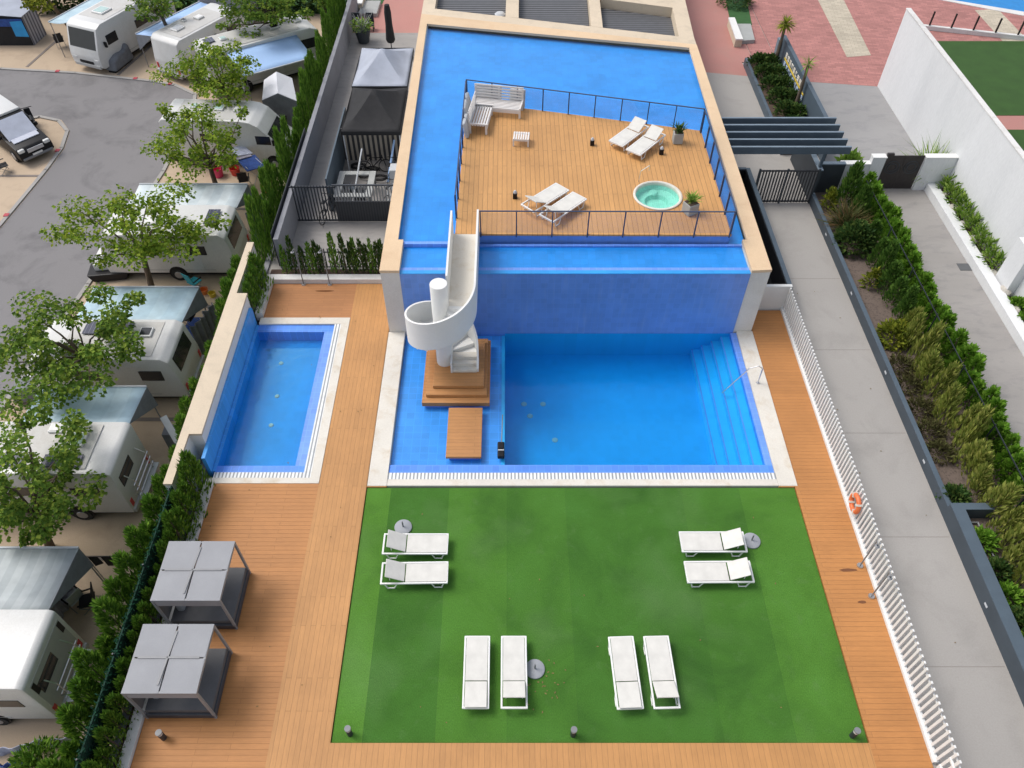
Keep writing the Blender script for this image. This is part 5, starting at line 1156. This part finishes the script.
def laundry(label, a, b, m, n=3, drop=.9):
    t = thing('laundry_line', label, 'laundry'); d = b-a; MB().tube(a, b, .012, .012, 5).build('line', 'black', t)
    for e in (a, b): MB().tube((e.x, e.y, G), e, .02, .02, 6).build('pole', 'greymetal', t)
    for k in range(n):
        p = a+d*((k+.12)/n); q = a+d*((k+.88)/n); mm = m[k % len(m)]; g = MB().slab([p, q, q+Vector((.05, 0, -drop*(.7+.3*(k % 2)))), p+Vector((.02, 0, -drop))], .02)
        for v in g.b.verts: v.co.x += 0
        g.build('garment', mm, t)
laundry('line of dark clothes and a blue towel behind the grey awning', at(86, 557, -1.4), at(124, 556, -1.4), ['blackcloth', 'black', 'denim'], 3, .6)
t = thing('drying_rack', 'folding drying rack draped with pale and blue towels near the fourth tree', 'drying rack', tuple(at(252, 178, G)), R(-50))
MB().path([(-.9, -.4, 0), (-.9, .4, 1.2), (.9, .4, 1.2), (.9, -.4, 0)], .015, 5).path([(-.9, .4, 0), (-.9, -.4, 1.2), (.9, -.4, 1.2), (.9, .4, 0)], .015, 5).build('frame', 'cushion', t)
MB().slab([(-1.1, -.45, 1.5), (-.1, -.45, 1.5), (-.1, .45, 1.3), (-1.1, .45, 1.3)], .04).build('towel', 'towel', t); MB().slab([(.0, -.5, 1.35), (1.0, -.5, 1.15), (1.0, .5, 1.05), (.0, .5, 1.25)], .04).build('towel', 'denim', t); MB().slab([(-.1, -.48, 1.42), (.1, -.48, 1.4), (.1, .3, 1.3), (-.1, .3, 1.3)], .04).build('towel', 'lilac', t)
def bucket(label, u, v, m, r=.2, h=.34):
    p = at(u, v, G); t = thing('bucket', label, 'bucket', tuple(p)); MB().lathe([(0, .02), (r*.8, 0), (r, h), (r*.93, h), (r*.75, .05), (0, .05)], 16).build('pail', m, t, smooth=True)
    MB().path([(r*math.cos(a), 0, h+r*.8*math.sin(a)) for a in [k*math.pi/6 for k in range(7)]], .012, 5).build('handle', 'greymetal', t)
bucket('red bucket beside the hedge at the pale awning corner', 269, 192, 'redplastic', .34, .5); bucket('green bucket beside the hedge at the pale awning corner', 266, 184, 'greenplastic', .3, .4); bucket('dark red bucket beside the green one at the hedge', 272, 183, 'redplastic', .22, .4)
bucket('orange red bucket under the drying rack', 236, 174, 'redplastic', .28, .4); bucket('orange bucket on the gravel by the awning of the second caravan', 205, 293, 'orange', .2, .25); bucket('yellow bucket on the gravel next to the orange one', 213, 296, 'yellowplastic', .18, .22)
bucket('pink bucket in front of the pale awning under the fourth tree', 219, 176, 'pinkcloth', .3, .5)
def camp_chair(label, u, v, rz, m):
    p = at(u, v, G); t = thing('camp_chair', label, 'chair', tuple(p), rz, 'folding camp chairs')
    MB().cbox((0, 0, .42), (.5, .5, .04), bev=.015).build('seat', m, t); MB().cbox((-.28, 0, .75), (.04, .5, .62), 0, .015, ('Y', R(-14))).build('backrest', m, t)
    for sy in (-1, 1): MB().path([(.24, sy*.26, 0), (-.2, sy*.26, .44)], .015, 5).path([(-.3, sy*.26, 0), (.22, sy*.26, .44)], .015, 5).build('leg', 'greymetal', t); MB().cbox((.0, sy*.27, .62), (.45, .05, .03)).build('arm', 'black', t)
camp_chair('black folding camp chair beside the lilac screen at the nearest motorhome', 92, 606, R(200), 'blackcloth')
camp_chair('grey folding camp chair leaning under the lilac screen', 78, 603, R(150), 'cushion')
camp_chair('black folding chair at the left edge below the van', 6, 172, R(40), 'blackcloth')
camp_chair('black camp chair at the end of the second caravan', 191, 324, R(170), 'blackcloth')
camp_chair('teal cloth camp chair on the gravel by the third tree', 197, 288, R(60), 'tealplastic')
camp_chair('dark camp chair near the drying rack', 246, 186, R(100), 'blackcloth')
camp_chair('dark camp chair beside the blue awning', 290, 96, R(100), 'blackcloth')
camp_chair('small black chair in front of the road-facing motorhome', 62, 47, R(120), 'blackcloth')
tag(MB().cbox((0, 0, .01), (1.3, 1.6, .02)).build('ground_mat', 'denim', None, at(199, 330, G)), 'dark blue mat on the ground behind the second caravan', 'mat')
t = thing('folded_canopy', 'folded grey parasol leaning behind the pale blue awning', 'parasol', tuple(at(168, 268, G)))
MB().tube((0, -.3, .1), (-.3, .5, 1.9), .14, .07, 8).build('canopy', 'tarp', t); MB().tube((-.3, .5, 1.9), (-.34, .6, 2.15), .02).build('pole', 'greymetal', t)
t = thing('awning_side_frame', 'grey frame and stored chairs at the rear end of the blue awning', 'frame', (-12.6, 18.0, G))
MB().cbox((0, 0, 1.2), (1.4, .25, .06), R(-52), 0, ('Y', R(38))).build('bar', 'cushion', t); MB().cbox((-.2, .3, .5), (.6, .5, 1.0)).build('stored_item', 'tarp', t)

# ================================================================== TREES
def tree(label, cx, cy, cz, rx, ry, rz_, base, n, m, seed, lw=.24):
    q = random.Random(seed); t = thing('leafy_tree', label, 'tree', (base[0], base[1], G), 0, 'leafy trees on the camp pitches')
    C = Vector((cx-base[0], cy-base[1], cz-G)); fork = Vector((C.x*.45, C.y*.45, C.z-rz_*.95))
    mb = MB().tube((0, 0, 0), fork*.5, .16, .13, 10, False).tube(fork*.5, fork, .13, .11, 10); limbs = MB(); cl = []
    K = 30
    for k in range(K):
        a = k*2.399963+q.uniform(-.3, .3); zz = 1-2*(k+.5)/K; rr = math.sqrt(max(0, 1-zz*zz)); s = q.uniform(.4, 1.18)
        c = C+Vector((rx*rr*math.cos(a)*s, ry*rr*math.sin(a)*s, rz_*zz*s*.9+q.uniform(-.2, .2))); cl.append((c, q.uniform(.3, .95)))
        if k % 2 == 0:
            mid = fork+(c-fork)*.5+Vector((q.uniform(-.3, .3), q.uniform(-.3, .3), q.uniform(-.1, .4)))
            limbs.tube(fork, mid, .055, .035, 6, False).tube(mid, c, .035, .012, 6, False)
    for g in limbs.b.verts: pass
    trunk = mb.build('trunk', 'bark', t, smooth=True); limbs.build('limb', 'bark', trunk)
    lv = MB(); per = n//K
    for c, s in cl:
        for j in range(int(per*(.5+s))):
            u = Vector((q.gauss(0, 1), q.gauss(0, 1), q.gauss(0, .75))); u = u.normalized()*(q.random()**.45)
            p = c+Vector((u.x*s*rx*.30, u.y*s*ry*.30, u.z*s*rz_*.45))
            d = Vector((u.x+q.uniform(-.6, .6), u.y+q.uniform(-.6, .6), q.uniform(-.6, .35))); Ln = lw*q.uniform(.6, 1.25)
            lv.leaf(p, d, Vector((q.uniform(-.7, .7), q.uniform(-.7, .7), 1)), Ln, Ln*.85, .2)
    lv.build('crown', m, t)
def tr(label, u, v, z, hw, hh, base, n, m, seed, lw=.24, flat=.62):
    p = at(u, v, z); k = (p-Vector((0, 0, CAMH))).length/F; tree(label, p.x, p.y, z, hw*k*.84, hh*k*.95, hh*k*flat*1.15, base, int(n*1.2), m, seed, lw*.68)
tr('leafy tree in front of the caravan with the solar panel, third from the camera', 140, 229, 1.0, 80, 48, (-16.4, 27.0), 3600, 'leaf_a', 301)
tr('broad leafy tree over the second caravan, with leaves spilling over the road', 70, 343, 1.0, 84, 54, (-16.5, 21.2), 4200, 'leaf_b', 302)
tr('leafy tree hiding the front of the motorhome with skylights, nearest to the camera', 28, 482, 1.0, 52, 74, (-16.1, 13.8), 4200, 'leaf_b', 303, .22)
tr('leafy tree over the campervan facing the hedge, with laundry below', 200, 136, .8, 55, 48, (-15.0, 34.2), 3000, 'leaf_a', 304)
tr('bright leafy tree in front of the blue awning', 214, 72, .8, 46, 34, (-15.6, 41.5), 2600, 'leaf_a', 305, .26)
tr('dark leafy tree at the top edge above the rounded motorhome', 258, 8, 1.2, 46, 26, (-14.0, 49.5), 2400, 'leaf_b', 306, .28)
tr('small leafy tree at the top edge behind the road-facing motorhome', 152, 4, .6, 22, 18, (-21.6, 50.2), 900, 'leaf_b', 307, .28)
tr('yellowish tree at the top left edge behind the striped windbreak', 36, 0, 0, 16, 12, (-30.8, 55), 500, 'yellowgreen', 308, .3)
tr('thin leafy tree at the top edge beside the hedge end', 322, -6, 1.5, 16, 16, (-11.6, 50.5), 500, 'leaf_b', 309, .28)
# background hedge beyond the camp
mb = MB(); q = random.Random(400)
for k in range(9000):
    x = q.uniform(-34, -9.8); mb.leaf(Vector((x, 57.5+q.uniform(-.9, .9), G+q.uniform(0, 3.2))), Vector((q.uniform(-1, 1), -1, q.uniform(-.2, 1.2))), Vector((q.uniform(-1, 1), 0, 1)), q.uniform(.25, .5), .22)
o = mb.build('far_hedge', 'shrub', kind='stuff'); o['label'] = 'dark clipped hedge along the far end of the camp'; o['category'] = 'hedge'
tag(MB().cbox((0, 0, 1.4), (3.4, 2.2, 2.4), bev=.2).build('storage_hut', 'tentgrey', None, (-19.3, 55.4, G)), 'pale storage hut behind the caravan at the top edge', 'hut')
bush('small thuja at the bottom left edge beside the rolled windbreak', tuple(at(46, 772, G)), .8, 1.2, 900, 'thuja', 410, L=(.15, .3), W=.3, nm='round_thuja', cat='shrub')

# leaf litter
mb = MB(); q = random.Random(500)
for k in range(70):
    p = at(q.gauss(545, 12), q.gauss(690, 12), GL) if k < 26 else Vector((q.uniform(-4.4, 9.2), q.uniform(6.6, 14.2), GL)) if k < 40 else Vector((q.uniform(-9.4, -5), q.uniform(6, 24), 0)) if k < 60 else Vector((q.uniform(11.3, 13.8), q.uniform(8, 28), 0))
    mb.leaf(Vector((p.x, p.y, p.z+.012)), Vector((q.uniform(-1, 1), q.uniform(-1, 1), .05)), Vector((0, 0, 1)), q.uniform(.04, .09), .04, .05)
o = mb.build('leaf_litter', plain('dry leaf', (.22, .15, .06), .9, .3, 9), kind='stuff'); o['label'] = 'a few dry fallen leaves scattered on lawn, deck and walkway'; o['category'] = 'leaf litter'
